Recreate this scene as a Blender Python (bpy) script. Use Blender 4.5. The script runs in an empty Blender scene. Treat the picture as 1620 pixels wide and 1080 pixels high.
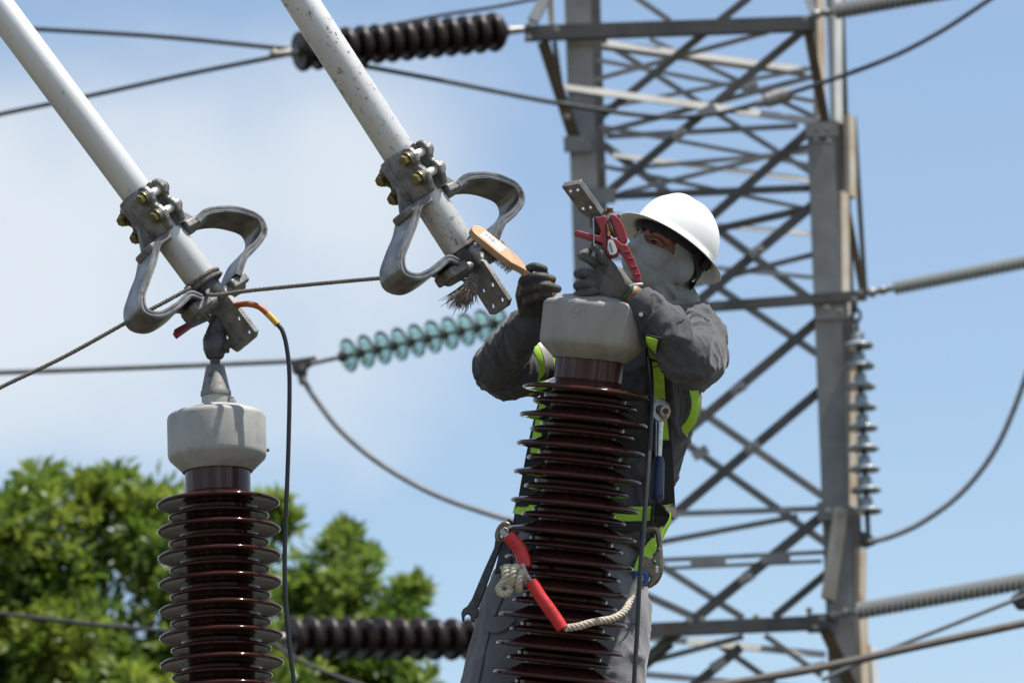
import bpy, bmesh, math, random
import numpy as np
from mathutils import Vector, Matrix, noise
from mathutils.bvhtree import BVHTree

random.seed(7)
SC = bpy.context.scene
COL = SC.collection
rad = math.radians
V3 = Vector

# ------------------------------------------------------------------ camera
TH, ROLL = rad(13.0), rad(1.4)
FOCAL = 162.0
FPX = FOCAL / 36.0 * 1620.0
CAM = V3((0, 0, 1.6))
FW = V3((0, math.cos(TH), math.sin(TH)))
U0 = V3((0, -math.sin(TH), math.cos(TH)))
R0 = V3((1, 0, 0))
RT = R0 * math.cos(ROLL) - U0 * math.sin(ROLL)
UP = U0 * math.cos(ROLL) + R0 * math.sin(ROLL)
cam_data = bpy.data.cameras.new('camera')
cam = bpy.data.objects.new('camera', cam_data)
COL.objects.link(cam)
cam.matrix_world = Matrix(((RT.x, UP.x, -FW.x, CAM.x), (RT.y, UP.y, -FW.y, CAM.y),
                           (RT.z, UP.z, -FW.z, CAM.z), (0, 0, 0, 1)))
cam_data.lens = FOCAL
cam_data.sensor_width = 36.0
cam_data.clip_start = 0.1
cam_data.clip_end = 5000
cam_data.dof.use_dof = True
cam_data.dof.focus_distance = 11.45
cam_data.dof.aperture_fstop = 7.6
SC.camera = cam

# ------------------------------------------------------------------ sky and sun
SUN_EL, SUN_AZ = rad(68), rad(97)          # azimuth measured from +Y (view direction) towards +X
world = bpy.data.worlds.new('World')
SC.world = world
world.use_nodes = True
nt = world.node_tree
for n in list(nt.nodes):
    nt.nodes.remove(n)
wo = nt.nodes.new('ShaderNodeOutputWorld')
bg = nt.nodes.new('ShaderNodeBackground')
sky = nt.nodes.new('ShaderNodeTexSky')
sky.sky_type = 'NISHITA'
sky.sun_disc = False
sky.sun_elevation = SUN_EL
sky.sun_rotation = SUN_AZ
sky.air_density = 1.1
sky.dust_density = 0.3
sky.ozone_density = 2.0
SKY_STRENGTH = 0.110
bg.inputs['Strength'].default_value = SKY_STRENGTH
tc = nt.nodes.new('ShaderNodeTexCoord')
mp = nt.nodes.new('ShaderNodeMapping')
CLOUD_OFF = (3.505, -7.33085, 0.1325)
mp.inputs['Location'].default_value = CLOUD_OFF
mp.inputs['Scale'].default_value = (1.0, 1.0, 1.25)
nz = nt.nodes.new('ShaderNodeTexNoise')
nz.inputs['Scale'].default_value = 7.0
nz.inputs['Detail'].default_value = 4.5
nz.inputs['Roughness'].default_value = 0.42
nz.inputs['Distortion'].default_value = 0.25
mr = nt.nodes.new('ShaderNodeMapRange')
mr.interpolation_type = 'SMOOTHSTEP'
mr.inputs['From Min'].default_value = 0.45
mr.inputs['From Max'].default_value = 0.70
mr.inputs['To Min'].default_value = 0.09
mr.inputs['To Max'].default_value = 0.90
mixc = nt.nodes.new('ShaderNodeMix')
mixc.data_type = 'RGBA'
mixc.inputs[7].default_value = (5.35, 5.75, 6.15, 1)
nt.links.new(tc.outputs['Generated'], mp.inputs['Vector'])
nt.links.new(mp.outputs[0], nz.inputs['Vector'])
nt.links.new(nz.outputs['Fac'], mr.inputs['Value'])
nt.links.new(mr.outputs[0], mixc.inputs[0])
nt.links.new(sky.outputs[0], mixc.inputs[6])
nt.links.new(mixc.outputs[2], bg.inputs['Color'])
nt.links.new(bg.outputs[0], wo.inputs['Surface'])

sun_data = bpy.data.lights.new('sun', 'SUN')
sun_data.energy = 5.0
sun_data.angle = rad(0.53)
sun_data.color = (1.0, 0.955, 0.88)
sun = bpy.data.objects.new('sun', sun_data)
COL.objects.link(sun)
sdir = V3((math.cos(SUN_EL) * math.sin(SUN_AZ), math.cos(SUN_EL) * math.cos(SUN_AZ), math.sin(SUN_EL)))
sun.location = sdir * 60
sun.rotation_euler = (-sdir).to_track_quat('-Z', 'Y').to_euler()

SC.view_settings.view_transform = 'Standard'
SC.view_settings.look = 'None'
SC.view_settings.exposure = 0.42
SC.view_settings.gamma = 1.0
SC.view_settings.use_curve_mapping = False
SC.render.engine = 'CYCLES'
SC.cycles.use_denoising = True
SC.cycles.max_bounces = 8
SC.cycles.transmission_bounces = 8
SC.cycles.caustics_reflective = False
SC.cycles.caustics_refractive = False


# ------------------------------------------------------------------ helpers
def at(px, py, Y):
    """world point on the vertical plane y = Y seen at photograph position (px, py)"""
    d = FW + RT * ((px - 810) / FPX) + UP * ((540 - py) / FPX)
    return CAM + d * (Y / d.y)


def mpp(Y):
    return Y / math.cos(TH) / FPX


def ats(pts, Y=None):
    return [at(p[0], p[1], p[2] if len(p) > 2 else Y) for p in pts]


MWD = {}


def tag(o, label=None, cat=None, group=None, kind=None):
    if label: o['label'] = label
    if cat: o['category'] = cat
    if group: o['group'] = group
    if kind: o['kind'] = kind
    return o


def thing(name, label, cat, loc, group=None, rot=None):
    o = bpy.data.objects.new(name, None)
    o.empty_display_size = 0.1
    COL.objects.link(o)
    m = Matrix.Translation(loc)
    if rot is not None:
        m = m @ rot.to_4x4()
    o.matrix_world = m
    MWD[o.name] = m
    return tag(o, label, cat, group)


def link_mesh(name, me, parent=None, M=None):
    o = bpy.data.objects.new(name, me)
    COL.objects.link(o)
    if parent is not None:
        o.parent = parent
        MWD[o.name] = MWD[parent.name]
    elif M is not None:
        o.matrix_world = M
        MWD[o.name] = M
    return o


def mesh_of(name, geo, mat, smooth=True, angle=40):
    v, f = geo
    me = bpy.data.meshes.new(name)
    me.from_pydata([tuple(p) for p in v], [], [tuple(q) for q in f])
    me.validate()
    bm = bmesh.new(); bm.from_mesh(me)
    bmesh.ops.recalc_face_normals(bm, faces=bm.faces)
    bm.to_mesh(me); bm.free()
    if smooth:
        me.polygons.foreach_set('use_smooth', [True] * len(me.polygons))
        if angle < 180:
            me.set_sharp_from_angle(angle=rad(angle))
    if mat is not None:
        me.materials.append(mat)
    return me


def part(name, geo, mat, parent=None, smooth=True, angle=40, bevel=0, loc=None, seg=2):
    """geo in WORLD coordinates -> one mesh object under parent (or top level at loc)"""
    v, f = geo
    if parent is not None:
        inv = MWD[parent.name].inverted()
        M = None
    else:
        if loc is None:
            loc = sum((V3(p) for p in v), V3()) / len(v)
        M = Matrix.Translation(loc); inv = M.inverted()
    me = mesh_of(name, ([inv @ V3(p) for p in v], f), mat, smooth, angle)
    o = link_mesh(name, me, parent, M)
    if bevel:
        b = o.modifiers.new('bevel', 'BEVEL')
        b.width = bevel; b.segments = seg; b.limit_method = 'ANGLE'; b.angle_limit = rad(35)
    return o


def inst(name, me, parent, M):
    """one more object that shares mesh data, placed by a local matrix under parent"""
    o = bpy.data.objects.new(name, me)
    COL.objects.link(o)
    o.parent = parent
    o.matrix_local = M
    MWD[o.name] = MWD[parent.name] @ M
    return o


def join(*gs):
    V, Fc = [], []
    for v, f in gs:
        k = len(V)
        V += [V3(p) for p in v]
        Fc += [tuple(i + k for i in q) for q in f]
    return V, Fc


def xf(geo, M):
    return [M @ V3(p) for p in geo[0]], geo[1]


def spline(pts, n=8):
    """Catmull-Rom through the points (vectors of any length)"""
    P = [np.array(p, float) for p in pts]
    P = [2 * P[0] - P[1]] + P + [2 * P[-1] - P[-2]]
    out = []
    for i in range(1, len(P) - 2):
        a, b, c, d = P[i - 1:i + 3]
        for k in range(n):
            t = k / n
            out.append(0.5 * (2 * b + (c - a) * t + (2 * a - 5 * b + 4 * c - d) * t * t + (3 * b - a - 3 * c + d) * t ** 3))
    out.append(P[-2])
    if len(pts[0]) == 3:
        return [V3(p) for p in out]
    return [tuple(p) for p in out]


def frames(path, hint=None, closed=False):
    n = len(path)
    T = []
    for i in range(n):
        if closed:
            t = path[(i + 1) % n] - path[i - 1]
        else:
            t = path[min(i + 1, n - 1)] - path[max(i - 1, 0)]
        T.append(t.normalized())
    h = V3(hint) if hint is not None else (V3((0, 0, 1)) if abs(T[0].z) < 0.9 else V3((1, 0, 0)))
    N = []
    nn = (h - T[0] * h.dot(T[0])).normalized()
    for i in range(n):
        nn = nn - T[i] * nn.dot(T[i])
        nn.normalize()
        N.append(nn.copy())
    return T, N


def tube(path, r, n=12, cap=True, hint=None, closed=False, rnd=False):
    path = [V3(p) for p in path]
    if isinstance(r, list):                              # one radius per ring, stretched to the path
        ab_ = np.array([x if isinstance(x, (tuple, list)) else (x, x) for x in r], float)
        ts = np.linspace(0, len(ab_) - 1, len(path))
        rr = [(float(np.interp(t, range(len(ab_)), ab_[:, 0])), float(np.interp(t, range(len(ab_)), ab_[:, 1]))) for t in ts]
    else:
        rr = [r] * len(path)
    if rnd and not closed:
        # hemispherical ends
        def ab(x): return x if isinstance(x, (tuple, list)) else (x, x)
        d0 = (path[0] - path[1]).normalized(); d1 = (path[-1] - path[-2]).normalized()
        a0, a1 = ab(rr[0]), ab(rr[-1])
        p0, r0, p1, r1 = [], [], [], []
        for k in (0.15, 0.5, 0.8):
            c = math.cos(k * math.pi / 2); s = math.sin(k * math.pi / 2)
            p0.insert(0, path[0] + d0 * min(a0) * s); r0.insert(0, (a0[0] * c, a0[1] * c))
            p1.append(path[-1] + d1 * min(a1) * s); r1.append((a1[0] * c, a1[1] * c))
        path = p0 + path + p1; rr = r0 + rr + r1
    T, N = frames(path, hint, closed)
    V, Fc = [], []
    for i, p in enumerate(path):
        b = T[i].cross(N[i])
        ra, rb = rr[i] if isinstance(rr[i], (tuple, list)) else (rr[i], rr[i])
        for k in range(n):
            a = 2 * math.pi * k / n
            V.append(p + N[i] * (ra * math.cos(a)) + b * (rb * math.sin(a)))
    m = len(path)
    for i in range(m if closed else m - 1):
        j = (i + 1) % m
        for k in range(n):
            l = (k + 1) % n
            Fc.append((i * n + k, i * n + l, j * n + l, j * n + k))
    if cap and not closed:
        Fc.append(tuple(range(n - 1, -1, -1)))
        Fc.append(tuple((m - 1) * n + k for k in range(n)))
    return V, Fc


def lathe(prof, n=48, M=None, cap=True, ell=(1, 1)):
    V, Fc = [], []
    for r, z in prof:
        for k in range(n):
            a = 2 * math.pi * k / n
            V.append(V3((r * math.cos(a) * ell[0], r * math.sin(a) * ell[1], z)))
    m = len(prof)
    for i in range(m - 1):
        for k in range(n):
            l = (k + 1) % n
            Fc.append((i * n + k, i * n + l, (i + 1) * n + l, (i + 1) * n + k))
    if cap:
        Fc.append(tuple(range(n - 1, -1, -1)))
        Fc.append(tuple((m - 1) * n + k for k in range(n)))
    if M is not None:
        V = [M @ p for p in V]
    return V, Fc


def axis_matrix(o, z, x=None):
    z = V3(z).normalized()
    h = V3(x) if x is not None else (V3((1, 0, 0)) if abs(z.x) < 0.9 else V3((0, 1, 0)))
    x = (h - z * h.dot(z)).normalized()
    y = z.cross(x)
    return Matrix(((x.x, y.x, z.x, o[0]), (x.y, y.y, z.y, o[1]), (x.z, y.z, z.z, o[2]), (0, 0, 0, 1)))


def cyl(p0, p1, r0, r1=None, n=16):
    return tube([V3(p0), V3(p1)], [r0, r1 if r1 is not None else r0], n)


def box(c, ax, ay, az):
    """centre and three half-extent vectors"""
    c = V3(c)
    V = [c + ax * i + ay * j + az * k for i in (-1, 1) for j in (-1, 1) for k in (-1, 1)]
    Fc = [(0, 1, 3, 2), (4, 6, 7, 5), (0, 4, 5, 1), (2, 3, 7, 6), (0, 2, 6, 4), (1, 5, 7, 3)]
    return V, Fc


def prism(poly, ex):
    """poly: world points of a planar outline, extruded by ex"""
    n = len(poly)
    V = [V3(p) for p in poly] + [V3(p) + V3(ex) for p in poly]
    Fc = [tuple(range(n - 1, -1, -1)), tuple(range(n, 2 * n))]
    Fc += [(i, (i + 1) % n, n + (i + 1) % n, n + i) for i in range(n)]
    return V, Fc


def holed_plate(outline, holes, th, M, n=16):
    """outline: 2D points, holes: (x, y, r); plate of thickness th, local z from 0 to th, placed by M"""
    bm = bmesh.new()
    loops = [[(x, y) for x, y in outline]]
    for hx, hy, r in holes:
        loops.append([(hx + r * math.cos(2 * math.pi * k / n), hy + r * math.sin(2 * math.pi * k / n)) for k in range(n)])
    edges = []
    for lp in loops:
        vs = [bm.verts.new((x, y, 0)) for x, y in lp]
        edges += [bm.edges.new((vs[i], vs[(i + 1) % len(vs)])) for i in range(len(vs))]
    bmesh.ops.triangle_fill(bm, use_beauty=True, use_dissolve=False, edges=edges)
    bm.verts.ensure_lookup_table()
    V = [v.co.copy() for v in bm.verts]
    F0 = [tuple(v.index for v in f.verts) for f in bm.faces]
    bm.free()
    nv = len(V)
    Va = V + [v + V3((0, 0, th)) for v in V]
    Fc = [tuple(reversed(f)) for f in F0] + [tuple(i + nv for i in f) for f in F0]
    k = 0
    for lp in loops:
        m = len(lp)
        Fc += [(k + i, k + (i + 1) % m, nv + k + (i + 1) % m, nv + k + i) for i in range(m)]
        k += m
    return [M @ v for v in Va], Fc


def ellipsoid(c, ax, ay, az, n=16, m=10):
    V, Fc = [], []
    c = V3(c)
    for i in range(m + 1):
        t = math.pi * i / m
        for k in range(n):
            a = 2 * math.pi * k / n
            V.append(c + ax * (math.sin(t) * math.cos(a)) + ay * (math.sin(t) * math.sin(a)) + az * math.cos(t))
    for i in range(m):
        for k in range(n):
            l = (k + 1) % n
            Fc.append((i * n + k, i * n + l, (i + 1) * n + l, (i + 1) * n + k))
    return V, Fc


def ball(c, r, n=14, m=8):
    return ellipsoid(c, V3((r, 0, 0)), V3((0, r, 0)), V3((0, 0, r)), n, m)


def angle_bar(p0, p1, w, t, front, side=1):
    """steel angle: one flange of width w faces `front`, the other runs back from it along -front"""
    p0, p1 = V3(p0), V3(p1)
    d = (p1 - p0).normalized()
    f = V3(front); f = (f - d * f.dot(d)).normalized()
    s = d.cross(f) * side
    prof = [(-w / 2, 0), (w / 2, 0), (w / 2, -t), (-w / 2 + t, -t), (-w / 2 + t, -w), (-w / 2, -w)]
    V = [p0 + s * a + f * b for a, b in prof] + [p1 + s * a + f * b for a, b in prof]
    n = 6
    Fc = [tuple(range(n - 1, -1, -1)), tuple(range(n, 2 * n))]
    Fc += [(i, (i + 1) % n, n + (i + 1) % n, n + i) for i in range(n)]
    return V, Fc


def channel_bar(p0, p1, w, dp, t, front):
    """C channel with its web facing front"""
    p0, p1 = V3(p0), V3(p1)
    d = (p1 - p0).normalized()
    f = V3(front); f = (f - d * f.dot(d)).normalized()
    s = d.cross(f)
    h = w / 2
    prof = [(-h, 0), (-h, -t), (h - t, -t), (h - t, -dp), (h, -dp), (h, 0)]
    prof = [(-h, 0), (h, 0), (h, -dp), (h - t, -dp), (h - t, -t), (-h + t, -t), (-h + t, -dp), (-h, -dp)]
    V = [p0 + s * a + f * b for a, b in prof] + [p1 + s * a + f * b for a, b in prof]
    n = len(prof)
    Fc = [tuple(range(n - 1, -1, -1)), tuple(range(n, 2 * n))]
    Fc += [(i, (i + 1) % n, n + (i + 1) % n, n + i) for i in range(n)]
    return V, Fc


def hexbolt(c, d, r=0.012, h=0.009, shank=0.0):
    d = V3(d).normalized()
    g = [tube([V3(c), V3(c) + d * h * 0.85, V3(c) + d * h], [r, r, r * 0.86], 6)]
    g.append(cyl(V3(c) - d * 0.003, V3(c) - d * 0.0002, r * 1.28, None, 16))
    if shank:
        g.append(cyl(V3(c) + d * h, V3(c) + d * (h + shank), r * 0.55, None, 10))
    return join(*g)


def ribbon_strip(path, N, width, th, seg=1):
    """flat strap: path points, normals, width across, thickness along the normal"""
    V, Fc = [], []
    n = len(path)
    for i in range(n):
        t = (path[min(i + 1, n - 1)] - path[max(i - 1, 0)]).normalized()
        nn = (N[i] - t * N[i].dot(t)).normalized()
        b = t.cross(nn)
        for sx, sz in ((-1, 0), (1, 0), (1, 1), (-1, 1)):
            V.append(path[i] + b * (sx * width / 2) + nn * (sz * th))
    for i in range(n - 1):
        for k in range(4):
            l = (k + 1) % 4
            Fc.append((i * 4 + k, i * 4 + l, (i + 1) * 4 + l, (i + 1) * 4 + k))
    Fc += [(3, 2, 1, 0), tuple((n - 1) * 4 + k for k in range(4))]
    return V, Fc


def twisted(path, r, strands=3, pitch=0.03, n=6, step=0.004):
    """laid rope: strands winding round the path"""
    P = [V3(p) for p in path]
    # resample
    Q = [P[0]]
    for i in range(1, len(P)):
        L = (P[i] - P[i - 1]).length
        k = max(1, int(L / step))
        for j in range(1, k + 1):
            Q.append(P[i - 1].lerp(P[i], j / k))
    T, N = frames(Q)
    rs = r * 0.54
    s = 0
    S = [0]
    for i in range(1, len(Q)):
        s += (Q[i] - Q[i - 1]).length
        S.append(s)
    gs = []
    for k in range(strands):
        pp = []
        for i in range(len(Q)):
            a = 2 * math.pi * (k / strands + S[i] / pitch)
            b = T[i].cross(N[i])
            pp.append(Q[i] + (N[i] * math.cos(a) + b * math.sin(a)) * (r - rs))
        gs.append(tube(pp, rs, n))
    return join(*gs)


def remesh_geo(geo, voxel, smooth_iter=2, smooth_f=0.5):
    """union of overlapping closed pieces as ONE continuous surface"""
    me = bpy.data.meshes.new('tmp')
    me.from_pydata([tuple(p) for p in geo[0]], [], geo[1])
    bm = bmesh.new(); bm.from_mesh(me)
    bmesh.ops.recalc_face_normals(bm, faces=bm.faces)
    bm.to_mesh(me); bm.free()
    o = bpy.data.objects.new('tmp', me)
    COL.objects.link(o)
    m = o.modifiers.new('r', 'REMESH'); m.mode = 'VOXEL'; m.voxel_size = voxel; m.adaptivity = 0
    if smooth_iter:
        s = o.modifiers.new('s', 'SMOOTH'); s.iterations = smooth_iter; s.factor = smooth_f
    dg = bpy.context.evaluated_depsgraph_get()
    e = o.evaluated_get(dg).to_mesh()
    V = [v.co.copy() for v in e.vertices]
    Nn = [v.normal.copy() for v in e.vertices]
    Fc = [tuple(p.vertices) for p in e.polygons]
    bpy.data.objects.remove(o); bpy.data.meshes.remove(me)
    return V, Fc, Nn


# ------------------------------------------------------------------ materials
def mat(name, c1, c2=None, scale=8.0, rough=0.5, metal=0.0, bump=0.0, bscale=80.0, stretch=(1, 1, 1),
        lo=0.35, hi=0.65, c3=None, s3=3.0, t3=(0.58, 0.66), coat=0.0, spec=None, rough2=None, sheen=0.0, detail=6.0):
    m = bpy.data.materials.new(name)
    m.use_nodes = True
    t = m.node_tree; N = t.nodes; L = t.links
    b = N['Principled BSDF']
    b.inputs['Roughness'].default_value = rough
    b.inputs['Metallic'].default_value = metal
    if coat:
        b.inputs['Coat Weight'].default_value = coat
        b.inputs['Coat Roughness'].default_value = 0.06
    if spec is not None:
        b.inputs['Specular IOR Level'].default_value = spec
    if sheen:
        b.inputs['Sheen Weight'].default_value = sheen
    b.inputs['Base Color'].default_value = (*c1, 1)
    tcn = N.new('ShaderNodeTexCoord')
    mpn = N.new('ShaderNodeMapping')
    mpn.inputs['Scale'].default_value = stretch
    L.new(tcn.outputs['Object'], mpn.inputs['Vector'])
    if c2 is not None:
        nz = N.new('ShaderNodeTexNoise')
        nz.inputs['Scale'].default_value = scale
        nz.inputs['Detail'].default_value = detail
        nz.inputs['Roughness'].default_value = 0.6
        L.new(mpn.outputs[0], nz.inputs['Vector'])
        r = N.new('ShaderNodeMapRange')
        r.inputs['From Min'].default_value = lo; r.inputs['From Max'].default_value = hi
        L.new(nz.outputs['Fac'], r.inputs['Value'])
        mx = N.new('ShaderNodeMix'); mx.data_type = 'RGBA'
        mx.inputs[6].default_value = (*c1, 1); mx.inputs[7].default_value = (*c2, 1)
        L.new(r.outputs[0], mx.inputs[0])
        out = mx.outputs[2]
        if rough2 is not None:
            rr = N.new('ShaderNodeMapRange')
            rr.inputs['To Min'].default_value = rough; rr.inputs['To Max'].default_value = rough2
            L.new(r.outputs[0], rr.inputs['Value'])
            L.new(rr.outputs[0], b.inputs['Roughness'])
        if c3 is not None:
            n3 = N.new('ShaderNodeTexNoise')
            n3.inputs['Scale'].default_value = s3
            n3.inputs['Detail'].default_value = 9
            n3.inputs['Roughness'].default_value = 0.65
            L.new(tcn.outputs['Object'], n3.inputs['Vector'])
            r3 = N.new('ShaderNodeMapRange')
            r3.inputs['From Min'].default_value = t3[0]; r3.inputs['From Max'].default_value = t3[1]
            L.new(n3.outputs['Fac'], r3.inputs['Value'])
            m3 = N.new('ShaderNodeMix'); m3.data_type = 'RGBA'
            m3.inputs[7].default_value = (*c3, 1)
            L.new(out, m3.inputs[6]); L.new(r3.outputs[0], m3.inputs[0])
            out = m3.outputs[2]
        L.new(out, b.inputs['Base Color'])
    if bump:
        nb = N.new('ShaderNodeTexNoise')
        nb.inputs['Scale'].default_value = bscale
        nb.inputs['Detail'].default_value = 5
        L.new(mpn.outputs[0], nb.inputs['Vector'])
        bp = N.new('ShaderNodeBump')
        bp.inputs['Strength'].default_value = bump
        bp.inputs['Distance'].default_value = 0.004
        L.new(nb.outputs['Fac'], bp.inputs['Height'])
        L.new(bp.outputs[0], b.inputs['Normal'])
    return m


MT = {}
MT['ground'] = mat('gravel_ground', (0.070, 0.062, 0.042), (0.105, 0.092, 0.066), 3, 0.95, bump=0.6, bscale=20)
MT['grass'] = mat('added_dark_grass', (0.014, 0.013, 0.006), (0.026, 0.023, 0.011), 2, 0.95, bump=0.8, bscale=15)
MT['aluminium'] = mat('weathered_aluminium', (0.70, 0.70, 0.69), (0.60, 0.60, 0.585), 14, 0.45, 0.35, bump=0.06, bscale=200,
                      stretch=(1, 1, 0.25), c3=(0.17, 0.13, 0.10), s3=26, t3=(0.62, 0.72), rough2=0.55)
MT['aluminium_dirty'] = mat('lichen_stained_aluminium', (0.68, 0.675, 0.66), (0.57, 0.56, 0.54), 14, 0.47, 0.35, bump=0.1, bscale=160,
                            stretch=(1, 1, 0.25), c3=(0.20, 0.165, 0.12), s3=55, t3=(0.57, 0.66), rough2=0.6)
MT['cast'] = mat('cast_aluminium', (0.27, 0.265, 0.255), (0.15, 0.145, 0.14), 30, 0.5, 0.45, bump=0.18, bscale=260,
                 c3=(0.11, 0.095, 0.08), s3=40, t3=(0.56, 0.68), rough2=0.65)
MT['strap'] = mat('laminated_aluminium', (0.30, 0.295, 0.285), (0.13, 0.125, 0.12), 18, 0.38, 0.7, bump=0.05, bscale=120,
                  c3=(0.07, 0.06, 0.055), s3=24, t3=(0.57, 0.70))
MT['stud_metal'] = mat('pale_aluminium_stud', (0.78, 0.76, 0.70), (0.66, 0.64, 0.58), 60, 0.4, 0.2)
MT['brass_bolt'] = mat('zinc_yellow_bolt', (0.30, 0.25, 0.10), (0.16, 0.13, 0.06), 60, 0.42, 0.7)
MT['dark_cast'] = mat('dark_oxidised_connector', (0.11, 0.115, 0.12), (0.06, 0.06, 0.06), 40, 0.5, 0.5, bump=0.1, bscale=200)
MT['porcelain'] = mat('brown_glazed_porcelain', (0.062, 0.019, 0.0125), (0.036, 0.0115, 0.009), 7, 0.07, 0, spec=0.28, bump=0.02, bscale=60,
                      c3=(0.070, 0.040, 0.032), s3=30, t3=(0.62, 0.75), rough2=0.12)
MT['porcelain_neck'] = mat('reflection_streaked_brown_porcelain', (0.060, 0.026, 0.022), (0.15, 0.115, 0.105), 60, 0.3, 0, stretch=(1, 1, 0.03), spec=0.3,
                           lo=0.5, hi=0.72)  # vertical reflections in the glaze painted as paler streaks
MT['porcelain_far'] = mat('dark_brown_disc_glaze', (0.026, 0.012, 0.009), (0.016, 0.008, 0.007), 6, 0.42, 0, spec=0.3)
MT['porcelain_grey'] = mat('grey_disc_glaze', (0.34, 0.38, 0.40), (0.25, 0.29, 0.31), 8, 0.25, 0, coat=0.4)
MT['cap_paint'] = mat('grey_painted_cap', (0.44, 0.435, 0.41), (0.34, 0.335, 0.315), 9, 0.6, 0.05, bump=0.06, bscale=120, stretch=(1, 1, 0.5),
                      c3=(0.25, 0.24, 0.215), s3=12, t3=(0.50, 0.74))
MT['cap_paint_b'] = mat('grey_painted_cap_stained', (0.37, 0.345, 0.31), (0.28, 0.26, 0.235), 10, 0.6, 0.05, bump=0.06, bscale=120, stretch=(2, 2, 0.4),
                        c3=(0.13, 0.11, 0.095), s3=11, t3=(0.54, 0.76))
MT['steel'] = mat('galvanised_steel', (0.27, 0.265, 0.25), (0.19, 0.185, 0.175), 5, 0.6, 0.0, c3=(0.16, 0.10, 0.055), s3=4, t3=(0.66, 0.78))
MT['steel_sunlit'] = mat('sunlit_galvanised_steel', (0.52, 0.505, 0.47), (0.40, 0.39, 0.36), 5, 0.55, 0.0, c3=(0.30, 0.20, 0.12), s3=3, t3=(0.66, 0.78))  # sunlit look of these members put into a paler base colour
MT['steel_dark'] = mat('weathered_dark_steel', (0.115, 0.108, 0.098), (0.075, 0.07, 0.063), 4, 0.7, 0.0, c3=(0.10, 0.055, 0.025), s3=3, t3=(0.58, 0.72))
MT['steel_rust'] = mat('rusty_brown_steel', (0.12, 0.078, 0.035), (0.075, 0.05, 0.028), 6, 0.8, 0.1, c3=(0.17, 0.10, 0.05), s3=7)
MT['steel_tan'] = mat('rust_streaked_pale_steel', (0.60, 0.55, 0.47), (0.46, 0.34, 0.22), 3.2, 0.6, 0.1, c3=(0.30, 0.16, 0.07), s3=2.2, t3=(0.60, 0.72))
MT['steel_white'] = mat('pale_painted_steel', (0.66, 0.66, 0.64), (0.55, 0.54, 0.51), 3, 0.55, 0.05)
MT['cable_alu'] = mat('stranded_aluminium_wire', (0.23, 0.235, 0.24), (0.17, 0.17, 0.175), 20, 0.5, 0.4)
MT['cable_dark'] = mat('dark_stranded_wire', (0.07, 0.072, 0.075), (0.045, 0.045, 0.05), 20, 0.5, 0.4)
MT['cable_brown'] = mat('brown_grey_bus_wire', (0.22, 0.19, 0.165), (0.16, 0.14, 0.12), 10, 0.5, 0.3)
MT['polymer'] = mat('grey_silicone_rubber', (0.27, 0.28, 0.28), (0.20, 0.205, 0.205), 20, 0.6)
MT['hardware'] = mat('dark_line_hardware', (0.10, 0.095, 0.09), (0.06, 0.055, 0.05), 20, 0.6, 0.4)
MT['hardware_pale'] = mat('galvanised_line_hardware', (0.42, 0.40, 0.37), (0.27, 0.25, 0.22), 20, 0.5, 0.4)
MT['rope_grey'] = mat('grey_rope_fibre', (0.22, 0.20, 0.175), (0.13, 0.12, 0.105), 90, 0.9)
MT['rope_white'] = mat('dirty_white_rope_fibre', (0.58, 0.52, 0.42), (0.40, 0.34, 0.26), 70, 0.9)
MT['fray'] = mat('brown_frayed_fibre', (0.32, 0.255, 0.20), (0.19, 0.15, 0.12), 60, 0.95)
MT['red_plastic'] = mat('red_plastic', (0.33, 0.022, 0.03), (0.24, 0.018, 0.024), 25, 0.42, bump=0.05, bscale=200)
MT['red_sleeve'] = mat('red_rubber_sleeve', (0.62, 0.028, 0.028), (0.46, 0.018, 0.02), 18, 0.4, bump=0.5, bscale=40)
MT['copper_jaw'] = mat('copper_jaw', (0.30, 0.16, 0.07), (0.08, 0.05, 0.03), 160, 0.4, 0.7, bump=1.0, bscale=300)
MT['white_plastic'] = mat('white_print', (0.75, 0.75, 0.73), (0.68, 0.68, 0.66), 40, 0.5)
MT['ink'] = mat('dark_print', (0.05, 0.055, 0.065), None, 1, 0.6)
MT['wood'] = mat('beech_wood', (0.55, 0.35, 0.21), (0.42, 0.245, 0.13), 30, 0.5, 0, stretch=(1, 1, 1), bump=0.05, bscale=120, spec=0.3)
MT['wire_bristle'] = mat('steel_bristle', (0.06, 0.06, 0.06), None, 1, 0.4, 0.6)
MT['black_rubber'] = mat('black_cable_jacket', (0.010, 0.011, 0.013), (0.018, 0.02, 0.023), 20, 0.5)
MT['orange_rubber'] = mat('orange_cable_sleeve', (0.45, 0.11, 0.025), (0.36, 0.085, 0.02), 20, 0.45)
MT['yellow_rubber'] = mat('yellow_cable_tape', (0.70, 0.46, 0.06), (0.6, 0.38, 0.05), 20, 0.45)
MT['tool_steel'] = mat('chrome_tool_steel', (0.55, 0.55, 0.54), (0.42, 0.42, 0.41), 60, 0.28, 0.9)
MT['tool_dark'] = mat('blackened_tool_steel', (0.045, 0.045, 0.047), (0.07, 0.07, 0.072), 60, 0.33, 0.8)
MT['hook_steel'] = mat('forged_hook_steel', (0.20, 0.175, 0.13), (0.12, 0.105, 0.08), 50, 0.42, 0.75)
MT['blue_grip'] = mat('blue_plastic_grip', (0.02, 0.045, 0.12), (0.015, 0.03, 0.08), 30, 0.45)
MT['blue_thimble'] = mat('blue_plastic_thimble', (0.02, 0.13, 0.55), None, 1, 0.4)
MT['shirt'] = mat('charcoal_cotton_shirt', (0.088, 0.088, 0.094), (0.062, 0.062, 0.067), 9, 0.88, bump=0.8, bscale=38, sheen=0.25, spec=0.2)
MT['trousers'] = mat('grey_cotton_trousers', (0.185, 0.182, 0.192), (0.14, 0.138, 0.146), 8, 0.88, bump=0.8, bscale=32, sheen=0.25, spec=0.2)
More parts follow.
